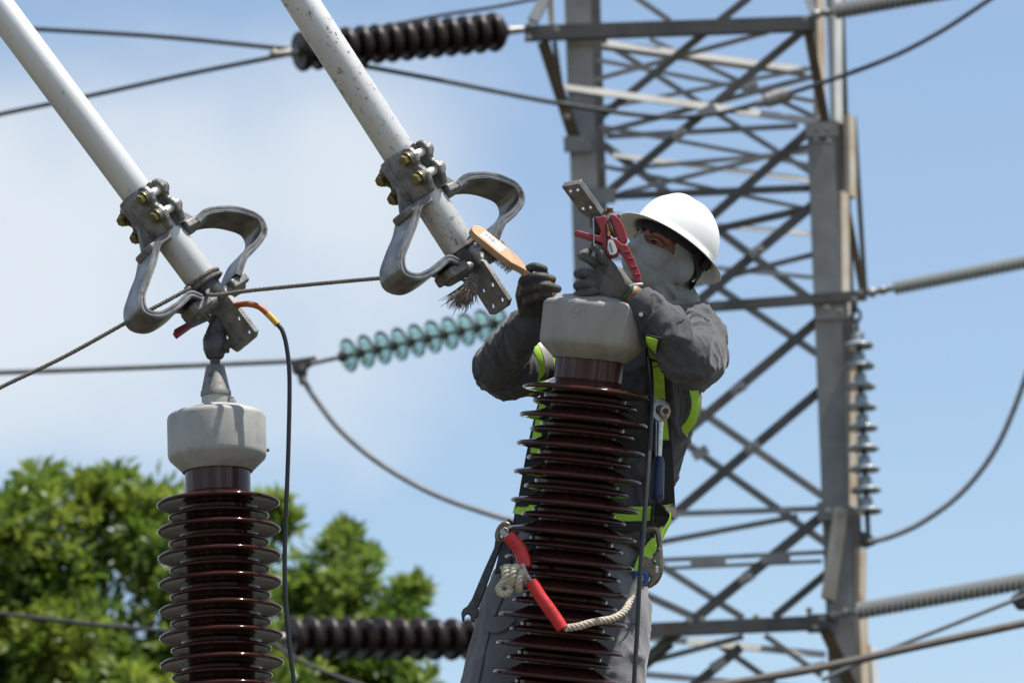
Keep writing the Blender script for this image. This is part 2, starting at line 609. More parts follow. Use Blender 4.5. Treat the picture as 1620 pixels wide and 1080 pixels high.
MT['lime'] = mat('lime_hi_vis_webbing', (0.46, 0.78, 0.05), (0.36, 0.62, 0.04), 30, 0.6, bump=0.1, bscale=300)
MT['webbing'] = mat('black_webbing', (0.014, 0.014, 0.016), (0.022, 0.022, 0.024), 60, 0.8, bump=0.2, bscale=300)
MT['reflective'] = mat('grey_reflective_tape', (0.42, 0.39, 0.35), (0.34, 0.31, 0.28), 30, 0.45)
MT['mask'] = mat('grey_balaclava_knit', (0.30, 0.315, 0.31), (0.25, 0.265, 0.26), 7, 0.85, bump=0.4, bscale=160, sheen=0.2, spec=0.2)
MT['skin'] = mat('tanned_skin', (0.25, 0.115, 0.070), (0.18, 0.08, 0.05), 30, 0.5, bump=0.1, bscale=200)
MT['brow'] = mat('black_hair', (0.012, 0.01, 0.009), None, 1, 0.6)
MT['eye'] = mat('eye_white', (0.28, 0.24, 0.21), None, 1, 0.2)
MT['iris'] = mat('dark_iris', (0.012, 0.008, 0.006), None, 1, 0.1)
MT['hat'] = mat('white_hard_hat_shell', (0.88, 0.88, 0.86), (0.85, 0.845, 0.82), 12, 0.35, coat=0.2, c3=(0.50, 0.48, 0.43), s3=42, t3=(0.66, 0.72))
MT['hat_inner'] = mat('black_hat_suspension', (0.02, 0.02, 0.021), None, 1, 0.6)
MT['glove'] = mat('black_nitrile_glove', (0.10, 0.096, 0.09), (0.062, 0.060, 0.056), 40, 0.6, bump=0.8, bscale=300)
MT['glove_dirty'] = mat('oil_stained_glove', (0.045, 0.042, 0.038), (0.028, 0.027, 0.026), 30, 0.6, bump=0.7, bscale=260,
                        c3=(0.14, 0.088, 0.022), s3=28, t3=(0.54, 0.66))
MT['green_cuff'] = mat('green_glove_hem', (0.02, 0.16, 0.075), None, 1, 0.8)
MT['boot'] = mat('black_boot_leather', (0.02, 0.018, 0.017), (0.03, 0.028, 0.026), 20, 0.5)
MT['bark'] = mat('grey_brown_bark', (0.12, 0.09, 0.065), (0.07, 0.052, 0.04), 6, 0.9, bump=0.8, bscale=12, stretch=(1, 1, 0.3))
MT['frame_paint'] = mat('grey_painted_frame', (0.30, 0.31, 0.31), (0.24, 0.245, 0.245), 4, 0.6, 0.1)

# striped knit (back of the glove)
m = mat('striped_knit_glove', (0.17, 0.165, 0.155), None, 1, 0.9)
t = m.node_tree
tcn = t.nodes.new('ShaderNodeTexCoord'); wv = t.nodes.new('ShaderNodeTexWave')
wv.wave_type = 'BANDS'; wv.bands_direction = 'Z'
wv.inputs['Scale'].default_value = 85; wv.inputs['Distortion'].default_value = 0.8; wv.inputs['Detail'].default_value = 1
mpk = t.nodes.new('ShaderNodeMapping'); mpk.inputs['Rotation'].default_value = (0, rad(35), 0)
rp = t.nodes.new('ShaderNodeMix'); rp.data_type = 'RGBA'
rp.inputs[6].default_value = (0.060, 0.058, 0.055, 1); rp.inputs[7].default_value = (0.21, 0.20, 0.185, 1)
t.links.new(tcn.outputs['Object'], mpk.inputs[0]); t.links.new(mpk.outputs[0], wv.inputs['Vector'])
t.links.new(wv.outputs['Fac'], rp.inputs[0])
t.links.new(rp.outputs[2], t.nodes['Principled BSDF'].inputs['Base Color'])
MT['knit'] = m

# green insulator glass
m = bpy.data.materials.new('aqua_insulator_glass'); m.use_nodes = True
b = m.node_tree.nodes['Principled BSDF']
b.inputs['Base Color'].default_value = (0.60, 0.87, 0.83, 1)
b.inputs['Transmission Weight'].default_value = 0.92
b.inputs['Roughness'].default_value = 0.06
b.inputs['IOR'].default_value = 1.5
MT['glass'] = m


def leaf_mat(name, c, c2, k=0.35):
    m = bpy.data.materials.new(name); m.use_nodes = True
    t = m.node_tree; N = t.nodes; L = t.links
    b = N['Principled BSDF']; out = N['Material Output']
    b.inputs['Roughness'].default_value = 0.38
    oi = N.new('ShaderNodeTexCoord')
    nz = N.new('ShaderNodeTexNoise'); nz.inputs['Scale'].default_value = 1.6; nz.inputs['Detail'].default_value = 5
    L.new(oi.outputs['Object'], nz.inputs['Vector'])
    r = N.new('ShaderNodeMapRange'); r.inputs['From Min'].default_value = 0.38; r.inputs['From Max'].default_value = 0.64
    L.new(nz.outputs['Fac'], r.inputs['Value'])
    mx = N.new('ShaderNodeMix'); mx.data_type = 'RGBA'
    mx.inputs[6].default_value = (*c, 1); mx.inputs[7].default_value = (*c2, 1)
    L.new(r.outputs[0], mx.inputs[0]); L.new(mx.outputs[2], b.inputs['Base Color'])
    tr = N.new('ShaderNodeBsdfTranslucent')
    L.new(mx.outputs[2], tr.inputs['Color'])
    ms = N.new('ShaderNodeMixShader'); ms.inputs[0].default_value = k
    L.new(b.outputs[0], ms.inputs[1]); L.new(tr.outputs[0], ms.inputs[2])
    L.new(ms.outputs[0], out.inputs['Surface'])
    return m


MT['leaf'] = leaf_mat('bright_green_leaves', (0.11, 0.192, 0.024), (0.265, 0.335, 0.05), .52)
MT['leaf_b'] = leaf_mat('mid_green_leaves', (0.105, 0.188, 0.026), (0.245, 0.325, 0.052), .52)


# ------------------------------------------------------------------ ground
g = part('ground', ([(-1500, -1500, 0), (1500, -1500, 0), (1500, 2500, 0), (-1500, 2500, 0)], [(0, 1, 2, 3)]), MT['ground'], smooth=False, loc=V3((0, 0, 0)))
tag(g, kind='structure', label='pale gravel ground of the electrical yard')


g = part('grass', ([(-400, 14.5, .006), (400, 14.5, .006), (400, 600, .006), (-400, 600, .006)], [(0, 1, 2, 3)]), MT['grass'], smooth=False, loc=V3((0, 14.5, .006)))  # unseen sheet added to darken what the shed undersides reflect
tag(g, kind='structure', label='unseen dark grass behind the yard, added to dim reflections')


# ------------------------------------------------------------------ trees
def make_tree(name, label, base, height, lobes, nrose, leafmat, seed, leaf_len=0.195, group='trees behind the yard'):
    """lobes: (x, y, z, rx, ry, rz) ellipsoids that carry leaf rosettes"""
    rng = np.random.default_rng(seed)
    root = thing(name, label, 'tree', base, group)
    # trunk and limbs
    gs = []
    top = base + V3((0, 0, height * 0.45))
    gs.append(tube(spline([base - V3((0, 0, .3)), base + V3((.1, .05, height * .22)), top], 6), list(np.linspace(.28, .17, 13)), 10))
    limb = []
    for lb in lobes:
        c = V3(lb[:3])
        m = top.lerp(c, .5) + V3((rng.normal() * .2, rng.normal() * .2, -.1))
        limb.append(tube(spline([top - V3((0, 0, .3)), m, m.lerp(c, .6), m.lerp(c, .85)], 5), list(np.linspace(.1, .018, 16)), 7))
    part('trunk', join(*gs), MT['bark'], root)
    part('limbs', join(*limb), MT['bark'], root)
    # rosettes
    L = []
    for lb in lobes:                                       # each bough carries several leaf clumps with gaps between
        for _ in range(15):
            d = rng.normal(size=3); d /= np.linalg.norm(d)
            d *= rng.uniform(.35, .85)
            kk = rng.uniform(.28, .50)
            L.append((lb[0] + d[0] * lb[3], lb[1] + d[1] * lb[4], lb[2] + d[2] * lb[5], lb[3] * kk, lb[4] * kk, lb[5] * kk))
    L = np.array(L)
    vol = L[:, 3] * L[:, 4] * L[:, 5]
    cnt = np.maximum(4, (nrose * vol / vol.sum()).astype(int))
    P, D = [], []
    for lb, c in zip(L, cnt):
        d = rng.normal(size=(c, 3)); d /= np.linalg.norm(d, axis=1)[:, None]
        rr = rng.uniform(0.20, 1.0, c) ** 0.5
        rr *= 1 + 0.16 * np.sin(d[:, 0] * 7 + d[:, 2] * 9 + lb[0] * 5) + rng.normal(size=c) * .11
        P.append(lb[:3] + d * rr[:, None] * lb[3:6]); D.append(d + np.array([0, 0, .55]) + rng.normal(size=(c, 3)) * .35)
    P = np.concatenate(P); D = np.concatenate(D)
    D /= np.linalg.norm(D, axis=1)[:, None]
    K = 8
    n = len(P)
    A = rng.uniform(0, 2 * np.pi, (n, K)); tilt = rng.uniform(.25, 1.35, (n, K))
    h = np.where(np.abs(D[:, 2:3]) < .9, np.array([[0, 0, 1.]]), np.array([[1., 0, 0]]))
    X = np.cross(h, D); X /= np.linalg.norm(X, axis=1)[:, None]
    Yv = np.cross(D, X)
    rdir = X[:, None] * np.cos(A)[..., None] + Yv[:, None] * np.sin(A)[..., None]
    ld = D[:, None] * np.cos(tilt)[..., None] + rdir * np.sin(tilt)[..., None]
    sd = -X[:, None] * np.sin(A)[..., None] + Yv[:, None] * np.cos(A)[..., None]
    nr = np.cross(ld, sd)
    ln = leaf_len * rng.uniform(.45, 1.35, (n, K, 1)); w = ln * .16
    b0 = P[:, None] + ld * .03 + rng.normal(size=(n, K, 3)) * .035
    v0 = b0
    v1 = b0 + ld * ln * .5 + sd * w + nr * ln * .06
    v2 = b0 + ld * ln - nr * ln * .12
    v3 = b0 + ld * ln * .5 - sd * w + nr * ln * .06
    V = np.stack([v0, v1, v2, v3], 2).reshape(-1, 3) - np.array(base)
    q = np.arange(len(V)).reshape(-1, 4)
    me = bpy.data.meshes.new('crown')
    me.vertices.add(len(V)); me.vertices.foreach_set('co', V.ravel())
    me.loops.add(q.size); me.loops.foreach_set('vertex_index', q.ravel())
    me.polygons.add(len(q)); me.polygons.foreach_set('loop_start', np.arange(0, q.size, 4))
    me.update(calc_edges=True)
    me.materials.append(leafmat)
    o = link_mesh('crown', me, root)
    o['kind'] = 'stuff'
    return root


def lobe(px, py, Y, rx, ry, rz):
    p = at(px, py, Y)
    return (p.x, p.y, p.z, rx, ry, rz)


YT = 50.0
k = mpp(YT)
make_tree('broadleaf_tree', 'large bright green broadleaf tree at the left edge behind the upright insulator', V3((at(150, 1000, YT).x, YT + .5, 0)), 11.5,
          [lobe(65, 900, YT, 115 * k, .9, 125 * k), lobe(190, 860, YT + .3, 85 * k, .8, 112 * k), lobe(20, 830, YT + .5, 70 * k, .6, 55 * k),
           lobe(300, 900, YT + .2, 110 * k, .9, 115 * k), lobe(110, 1060, YT - .2, 200 * k, 1.2, 130 * k), lobe(340, 1060, YT, 150 * k, 1.1, 120 * k),
           lobe(170, 770, YT + .2, 34 * k, .3, 34 * k), lobe(60, 778, YT + .4, 40 * k, .35, 34 * k), lobe(250, 800, YT + .3, 50 * k, .4, 42 * k),
           lobe(440, 822, YT, 26 * k, .2, 30 * k), lobe(390, 870, YT, 42 * k, .4, 42 * k), lobe(-100, 950, YT, 170 * k, 1, 170 * k), lobe(150, 1300, YT, 330 * k, 2, 190 * k),
           lobe(400, 1260, YT, 180 * k, 1.5, 150 * k)],
          8200, MT['leaf'], 3)
make_tree('broadleaf_tree', 'smaller round-topped green tree beyond the dark insulator string between the two columns', V3((at(570, 1000, YT + 5).x, YT + 5.5, 0)), 11,
          [lobe(546, 947, YT + 5, 105 * k, .9, 80 * k), lobe(541, 892, YT + 5, 55 * k, .5, 45 * k), lobe(466, 937, YT + 5, 70 * k, .6, 65 * k),
           lobe(626, 997, YT + 5, 60 * k, .6, 70 * k), lobe(648, 942, YT + 5.2, 26 * k, .3, 26 * k), lobe(526, 1072, YT + 5, 150 * k, 1.2, 110 * k),
           lobe(636, 1082, YT + 5, 60 * k, .6, 45 * k), lobe(546, 857, YT + 5, 24 * k, .2, 22 * k), lobe(526, 1312, YT + 5, 260 * k, 1.8, 190 * k)],
          5200, MT['leaf_b'], 11)

# ------------------------------------------------------------------ lattice tower
YF, YB = 31.0, 32.7
kt = mpp(YF)
tower = thing('lattice_tower', 'grey galvanised steel lattice tower with crossarms behind the worker', 'tower', V3((at(1100, 540, YF).x, (YF + YB) / 2, 0)))
FR = V3((0, -1, 0))


TMC = [0]


def tm(name, x0, y0, x1, y1, w, m, Y0=YF, Y1=None, kind='angle', side=1, t=0.012, front=FR):
    Y1 = Y0 if Y1 is None else Y1
    TMC[0] += 1
    if name == 'side_plate':
        front = V3((.85, -.53, 0)); w *= 1.7              # these plates are turned towards the right-hand side
    elif m == 'steel_sunlit' and kind == 'angle':
        front = V3((.05, -.93, .36)); w *= 1.1             # sunlit-looking angles, rolled toe up to catch the sun
    dy = (TMC[0] * 7 % 23) * .0035 if name in ('brace', 'chord') else 0                        # no two members share a plane
    p0, p1 = at(x0, y0, Y0 + dy), at(x1, y1, Y1 + dy)
    W = w * mpp((Y0 + Y1) / 2)
    if kind == 'angle':
        geo = angle_bar(p0, p1, W, min(t, W * .25), front, side)
    elif kind == 'channel':
        geo = channel_bar(p0, p1, W, W * .55, t, front)
    else:
        d = (p1 - p0); s = d.normalized().cross(front).normalized()
        geo = box((p0 + p1) / 2, d / 2, s * W / 2, V3(front) * t)
    return part(name, geo, MT[m], tower, smooth=False)


def to_ground(x0, y0, x1, y1, Y):
    """pixel line continued to the ground"""
    p0, p1 = at(x0, y0, Y), at(x1, y1, Y)
    k = (p0.z) / (p0.z - p1.z)
    return p0.lerp(p1, k)


def leg(x0, y0, x1, y1, w, Y, m, side, front=FR, ext=1.5):
    p0, p1 = at(x0, y0, Y), at(x1, y1, Y)
    g0 = to_ground(x0, y0, x1, y1, Y)
    tp = p0 + (p0 - p1).normalized() * ext
    part('leg', angle_bar(g0, tp, w * mpp(Y), .02, front, side), MT[m], tower, smooth=False)


# corner legs
leg(914, 0, 945, 860, 42, YF, 'steel', 1)
leg(1298, 200, 1330, 1000, 43, YF, 'steel', -1, ext=.02)
leg(939, 0, 966, 860, 22, YB, 'steel_dark', 1)
leg(1322, 0, 1354, 1000, 28, YB, 'steel_dark', -1)
# horizontal chords and crossarms
tm('crossarm', 830, 52, 1290, 36, 24, 'steel_dark', YF - .12, kind='channel')
tm('crossarm', 845, 505, 1371, 466, 16, 'steel_dark', YF - .12, kind='channel')
tm('crossarm', 845, 1003, 1310, 983, 22, 'steel_dark', YF - .12, kind='channel')
tm('chord', 950, 67, 1276, 111, 11, 'steel_sunlit', YB, side=-1)
tm('chord', 892, 137, 1294, 192, 12, 'steel_sunlit', YF - .05)
tm('chord', 959, 216, 1262, 199, 9, 'steel', YB)
tm('chord', 970, 245, 1280, 284, 8, 'steel_sunlit', YB)
tm('chord', 973, 310, 1284, 297, 12, 'steel_dark', YF + .03)
tm('chord', 960, 816, 1324, 803, 9, 'steel', YF - .04)
tm('chord', 960, 873, 1262, 816, 9, 'steel', YF + .15)
tm('chord', 950, 890, 1318, 872, 7, 'steel', YF - .05)
tm('chord', 950, 903, 1300, 887, 6, 'steel', YF - .04)
tm('batten_plate', 1092, 889, 1148, 886, 17, 'steel', YF - .07, kind='flat', t=.004)
tm('batten_plate', 1205, 884, 1250, 881, 17, 'steel', YF - .07, kind='flat', t=.004)
tm('chord', 960, 1001, 1306, 1034, 10, 'steel_sunlit', YB)
tm('chord', 960, 1060, 1300, 1090, 9, 'steel_sunlit', YB)
# face bracing
for a in [
    (1186, -6, 910, 216, 11, 'steel_dark', YF), (1264, 53, 965, 300, 12, 'steel_dark', YF + .02), (1278, 208, 1000, 452, 13, 'steel_dark', YF),
    (1274, 333, 1060, 513, 14, 'steel_dark', YF + .02), (1308, 494, 1060, 703, 14, 'steel_dark', YF), (1291, 622, 1040, 834, 14, 'steel_dark', YF + .02),
    (1299, 816, 1096, 980, 15, 'steel_dark', YF), (1299, 913, 1224, 975, 12, 'steel_dark', YF + .02), (1172, 1022, 1095, 1085, 14, 'steel_dark', YF),
    (1062, 1016, 1010, 1060, 13, 'steel_dark', YF), (1278, 329, 1110, 367, 10, 'steel_dark', YF + .04),
    (959, 69, 1280, 271, 9, 'steel', YB), (1028, 62, 1278, 180, 8, 'steel', YB), (1006, -4, 1060, 33, 9, 'steel', YB),
    (894, 139, 1215, 51, 8, 'steel', YF + .05), (919, 218, 1275, 124, 9, 'steel', YF + .05), (977, 268, 1280, 240, 7, 'steel', YB),
    (982, 306, 1284, 230, 8, 'steel', YF + .05), (1120, 352, 1301, 487, 13, 'steel', YB),
    (1120, 445, 1284, 403, 9, 'steel', YF + .05), (1120, 354, 1284, 370, 7, 'steel_sunlit', YB), (1120, 422, 1284, 438, 7, 'steel_sunlit', YB),
    (1120, 444, 1291, 558, 12, 'steel', YB), (1060, 617, 1301, 784, 12, 'steel', YB), (1050, 676, 1314, 864, 12, 'steel', YB),
    (1020, 878, 1176, 977, 11, 'steel', YB), (1020, 940, 1100, 976, 12, 'steel', YB), (1000, 1053, 1176, 1006, 9, 'steel', YF + .05),
    (945, 95, 1285, 160, 7, 'steel', YB - .3), (945, 172, 1285, 108, 7, 'steel', YB - .5), (950, 200, 1285, 262, 7, 'steel', YB - .3), (950, 262, 1285, 332, 7, 'steel', YB - .5),
    (1130, 1014, 1225, 1080, 10, 'steel', YB), (1210, 1004, 1286, 1058, 9, 'steel', YB), (1200, 1073, 1306, 1049, 9, 'steel', YF + .05),
]:
    a = list(a)
    if 1000 <= a[2] <= 1135 and a[1] > 200 and a[0] > a[2] and a[1] < 900:      # carry on to the left-hand leg
        a[3] += (a[3] - a[1]) / (a[2] - a[0]) * (955 - a[2]); a[2] = 955
    if 1000 <= a[0] <= 1135 and a[1] > 330 and a[0] < a[2] and a[1] < 900:
        a[1] += (a[3] - a[1]) / (a[2] - a[0]) * (955 - a[0]); a[0] = 955
    xr_ = 0 if a[0] > a[2] else 2
    if 1250 < a[xr_] < 1302:                              # the right end reaches under the leg's flange
        k_ = (a[3] - a[1]) / (a[2] - a[0])
        a[xr_ + 1] += k_ * 14; a[xr_] += 14
    tm('brace', *a)
# right-hand side: rusty knee braces and pale side plates
tm('knee_brace', 859, 66, 909, 220, 19, 'steel_rust', YF - .10, YF - .02)
tm('knee_brace', 1278, 46, 1307, 200, 15, 'steel_rust', YF - .10, YF - .02)
tm('knee_brace', 1300, 985, 1347, 1085, 18, 'steel_rust', YF - .1, YF - .02)
tm('knee_brace', 1330, 178, 1344, 300, 13, 'steel_rust', YF + .6)
tm('knee_brace', 1337, 315, 1366, 466, 11, 'steel_rust', YF + .6)
tm('side_plate', 1294, -120, 1297, 192, 15, 'steel_tan', YF + .35, kind='flat', t=.02)
tm('side_plate', 1322, -120, 1323, 194, 15, 'steel_white', YF + .5, kind='flat', t=.02)
tm('side_plate', 1344, 184, 1346, 312, 13, 'steel_tan', YF + .5, kind='flat', t=.02)
tm('side_plate', 1333, 305, 1335, 498, 15, 'steel_tan', YF + .4, kind='flat', t=.02)
tm('side_plate', 1348, 575, 1346, 802, 15, 'steel_tan', YF + .4, kind='flat', t=.02)
tm('side_plate', 1331, 805, 1310, 948, 18, 'steel_tan', YF - .1, kind='flat', t=.02)
tm('side_plate', 1334, 855, 1340, 1085, 14, 'steel_white', YF + .3, kind='flat', t=.02)
tm('side_plate', 1362, 868, 1361, 955, 13, 'steel_tan', YF + .6, kind='flat', t=.02)
tm('side_plate', 1362, 975, 1366, 1085, 15, 'steel_tan', YF + .6, kind='flat', t=.02)
tm('side_plate', 1377, 1020, 1382, 1085, 12, 'steel_white', YF + .8, kind='flat', t=.02)
tm('edge_angle', 1351, 185, 1369, 466, 8, 'steel_dark', YF + .8)
tm('edge_angle', 1352, 820, 1372, 1085, 9, 'steel_dark', YF + .8)
tm('arm_post', 866, -10, 843, 34, 17, 'steel_white', YF - .1, kind='flat', t=.04)
tm('arm_post', 870, -10, 873, 48, 9, 'steel_tan', YF, kind='flat', t=.03)
tm('arm_post', 877, 66, 886, 128, 8, 'steel_dark', YF + .2)
tm('arm_post', 1290, 30, 1276, -8, 10, 'steel_white', YF - .05, kind='flat', t=.02)
for (x, y, w, h) in ((914, 228, 44, 26), (1300, 205, 52, 24), (1316, 492, 52, 26), (1318, 808, 50, 30), (1300, 985, 46, 30), (948, 310, 50, 26), (935, 60, 50, 22)):
    tm('gusset_plate', x - w / 2, y + w * .02, x + w / 2, y - w * .02, h, 'steel', YF - .045, kind='flat', t=.006)
for i_, (x, y) in enumerate(((1186, 137), (1075, 212), (1120, 175), (1197, 397), (1168, 615), (1190, 707), (1108, 716), (1180, 915), (1136, 1050))):
    tm('joint_plate', x - 11, y + 7, x + 11, y - 7, 15, 'steel', YF - .012 - .0015 * i_, kind='flat', t=.003)
bolt_me = mesh_of('bolt', hexbolt((0, 0, 0), (0, -1, 0), .018, .02), MT['hardware_pale'])
for (x, y) in ((895, 165), (897, 185), (1292, 205), (1310, 205), (1291, 222), (1311, 224), (1308, 488), (1328, 492), (1310, 808), (1330, 812), (838, 40), (836, 60), (880, 47),
               (1273, 30), (1090, 981), (1112, 980), (1196, 976), (1280, 965), (1300, 978), (1290, 992), (1360, 462), (1352, 474), (1182, 139), (1190, 135), (1071, 214), (1079, 210), (1193, 399), (1201, 395), (1164, 617), (1172, 613), (1186, 709), (1194, 705), (1176, 917), (1184, 913)):
    p = MWD[tower.name].inverted() @ at(x, y, YF - .26)
    inst('bolt', bolt_me, tower, Matrix.Translation(p))


# ------------------------------------------------------------------ insulator strings
def string_root(name, label, p0, p1, group=None, cat='insulator string'):
    z = (p1 - p0).normalized()
    M = axis_matrix(p0, z, (0, 0, 1))
    return thing(name, label, cat, p0, group, M.to_3x3()), (p1 - p0).length


def mesh_local(name, prof, m, n=32, angle=50):
    return mesh_of(name, lathe(prof, n), m, True, angle)


bell = mesh_local('disc', [(.035, -.025), (.06, -.02), (.095, -.012), (.112, -.018), (.121, -.008), (.124, .006), (.118, .026), (.100, .052), (.072, .072), (.045, .080)], MT['porcelain_far'])
pin_me = mesh_local('pin', [(.016, -.06), (.016, 0)], MT['hardware'], 10)
capm = mesh_local('metal_cap', [(.05, .06), (.05, .085), (.038, .10), (.02, .105)], MT['hardware'], 20)


def brown_string(label, p0, p1, pitch, s=1.0):
    r, L = string_root('insulator_string', label, p0, p1, 'horizontal brown disc insulator strings')
    n = int((L - .12) / pitch)
    for i in range(n):
        M = Matrix.Translation((0, 0, .10 + i * pitch)) @ Matrix.Scale(s, 4)
        inst('disc', bell, r, M)
        inst('metal_cap', capm, r, M)
        inst('pin', pin_me, r, M)
    inv = MWD[r.name]
    part('end_clevis', join(cyl(p0 - (p1 - p0).normalized() * .12, inv @ V3((0, 0, .1)), .02, .035, 10), ball(p0 - (p1 - p0).normalized() * .1, .035)), MT['hardware_pale'], r)
    part('end_clevis', cyl(inv @ V3((0, 0, L - .12)), p1 + (p1 - p0).normalized() * .1, .03, .02, 10), MT['hardware_pale'], r)
    return r


brown_string('long dark brown disc insulator string at the top, passing behind the upper tube', at(455, 84, 30.2), at(826, 47, 30.9), .112, 1.13)
brown_string('dark brown disc insulator string at the bottom, left of the worker legs', at(440, 1008, 29.9), at(850, 1012, 30.85), .132, 1.16)

# glass string
p0, p1 = at(532, 566, 30.1), at(845, 498, 30.85)
r, L = string_root('insulator_string', 'aqua glass disc insulator string left of the worker elbow', p0, p1)
gl = mesh_local('glass_disc', [(.020, -.004), (.06, -.012), (.062, -.004), (.085, -.012), (.088, -.003), (.110, -.010), (.122, -.004), (.124, .006), (.110, .018), (.075, .030), (.045, .042), (.030, .044)], MT['glass'])
gc = mesh_local('metal_cap', [(.014, -.075), (.014, .0), (.034, .03), (.040, .045), (.036, .075), (.02, .085)], MT['hardware'], 20)
for i in range(10):
    M = Matrix.Translation((0, 0, .10 + i * .134)) @ Matrix.Rotation(math.pi, 4, 'X') @ Matrix.Scale(.95, 4)
    inst('glass_disc', gl, r, M)
    inst('metal_cap', gc, r, M)
part('link_rod', cyl(p0 - (p1 - p0).normalized() * .20, MWD[r.name] @ V3((0, 0, .12)), .016), MT['hardware'], r)
part('link_rod', cyl(MWD[r.name] @ V3((0, 0, L - .14)), p1 + (p1 - p0).normalized() * .04, .016), MT['hardware'], r)
yk = at(478, 570, 30.05)
part('yoke', prism(ats([(462, 568), (500, 562), (500, 572), (486, 582), (484, 606), (474, 608), (470, 592), (462, 588), (460, 576)], 30.05), (0, .05, 0)), MT['hardware'], r, smooth=False, bevel=.01)
part('yoke_bolt', cyl(at(478, 580, 29.95), at(478, 580, 30.2), .02), MT['hardware_pale'], r)

# hanging grey string
p0, p1 = at(1357, 522, YF - .1), at(1372, 815, YF - .1)
r, L = string_root('insulator_string', 'hanging string of pale grey discs on the right of the tower', p0, p1)
gd = mesh_local('disc', [(.03, .012), (.06, .010), (.096, .016), (.105, .010), (.106, .002), (.095, -.012), (.06, -.028), (.045, -.034), (.042, -.085), (.03, -.095)], MT['porcelain_grey'])
for i in range(9):
    inst('disc', gd, r, Matrix.Translation((0, 0, .11 + i * L / 9.0)))
part('pin_rod', cyl(p0, p1 + (p1 - p0).normalized() * .16, .018), MT['hardware'], r)
lk = []
for i, (x, y) in enumerate(((1354, 484), (1355, 499), (1356, 514))):
    c = at(x, y, YF - .1)
    a, b2 = (RT, UP) if i % 2 else (FW, UP)
    lk.append(tube([c + a * (.028 * math.cos(t)) + b2 * (.045 * math.sin(t)) for t in np.linspace(0, 2 * math.pi, 13)[:-1]], .010, 6, closed=True))
for g_ in lk:
    part('chain_link', g_, MT['hardware'], r)
part('wire_clamp', prism(ats([(1362, 838), (1380, 846), (1388, 858), (1368, 866), (1360, 856)], YF - .13), (0, .06, 0)), MT['hardware'], r, smooth=False, bevel=.01)


def polymer(label, p0, p1, rr, pitch, lead):
    r, L = string_root('polymer_insulator', label, p0, p1, 'grey ribbed polymer insulators', 'insulator')
    z = (p1 - p0).normalized()
    sh = mesh_local('shed', [(rr * .4, -.006), (rr, -.003), (rr, .003), (rr * .4, .010)], MT['polymer'], 20)
    n = int(L / pitch)
    for i in range(n):
        inst('shed', sh, r, Matrix.Translation((0, 0, .02 + i * pitch)))
    part('core_rod', cyl(p0, p1, rr * .45), MT['polymer'], r)
    part('end_fitting', join(cyl(p0 - z * lead, p0 + z * .03, .02), ball(p0 - z * lead, .035), ball(p0 - z * lead * .5, .03)), MT['hardware_pale'], r)
    return r


polymer('grey ribbed insulator reaching the right edge at mid height', at(1414, 456, YF - .2), at(1700, 399, YF - .9), .050, .040, .17)
polymer('grey ribbed insulator reaching the right edge near the bottom', at(1357, 966, YF - .2), at(1700, 905, YF - 1.2), .060, .046, .20)
polymer('grey ribbed insulator at the top edge right of the tower', at(1322, 18, YF - .2), at(1560, -24, YF - .9), .060, .044, .16)


# ------------------------------------------------------------------ wires
def wire(label, pts, Y, w, m, name='overhead_wire', n=8, cat='wire'):
    P = [at(p[0], p[1], p[2] if len(p) > 2 else Y) for p in pts]
    path_ = spline(P, n)
    if pts[0][0] < 0:                                     # carries on well past the picture's edge
        path_.insert(0, path_[0] + (path_[0] - path_[1]).normalized() * 14)
    if pts[-1][0] > 1620:
        path_.append(path_[-1] + (path_[-1] - path_[-2]).normalized() * 14)
    o = part(name, tube(path_, w / 2 * mpp(Y), 8), MT[m], None)
    return tag(o, label, cat, 'overhead wires')


wire('dark wire from the left edge to the top brown insulator string', [(-60, 38), (50, 46), (250, 58), (456, 78)], 30.2, 8, 'cable_dark')
wire('grey wire rising from the left edge past both tubes to the top string', [(-60, 196), (0, 181), (150, 150), (300, 117), (452, 87)], 30.2, 8, 'cable_dark')
wire('long dark jumper wire sagging across the upper tower to the right', [(560, 102), (700, 128), (880, 163), (1030, 184), (1120, 182), (1210, 160), (1380, 103), (1480, 55), (1580, -10)], 30.6, 8, 'cable_dark')
wc = part('wire_connector', join(cyl(at(1212, 160, 30.55), at(1248, 149, 30.55), .05), cyl(at(1196, 165, 30.55), at(1212, 160, 30.55), .025, .04)), MT['hardware_pale'])
tag(wc, 'grey sleeve connector on the jumper wire before the upper tower', 'connector')
wire('thin wire leaving the top edge above the brown string', [(560, 52), (690, 26), (780, 12), (860, -4)], 33, 6, 'cable_dark')
wire('grey wire from the left edge to the glass insulator string', [(-60, 590), (0, 589), (250, 580), (465, 571)], 30.05, 9, 'cable_alu')
wire('grey jumper curving down from the glass string towards the worker waist', [(478, 598), (500, 632), (540, 682), (600, 732), (680, 778), (760, 808), (850, 832), (980, 850)], 30.05, 9, 'cable_alu')
wire('dark wire crossing in front of the left tree', [(-60, 964), (0, 970), (140, 986), (260, 997), (440, 1008)], 29.9, 7, 'cable_dark')
wire('dark jumper drooping below the bottom brown string', [(430, 1016), (470, 1042), (520, 1064), (580, 1086), (700, 1120)], 29.8, 7, 'cable_dark')
wire('grey jumper sweeping up to the right edge below the ribbed insulator', [(1374, 857), (1410, 848), (1460, 825), (1520, 780), (1570, 718), (1605, 645), (1640, 545)], 30.8, 9, 'cable_alu')
wire('thick brown-grey bus wire across the bottom right corner', [(1000, 1105), (1150, 1081), (1300, 1055), (1450, 1022), (1620, 985), (1760, 952)], 24, 13, 'cable_brown')
wire('thin wire rising to a clamp at the right edge', [(1300, 1075), (1400, 1030), (1500, 990), (1606, 948), (1700, 912)], 26, 7, 'cable_alu')
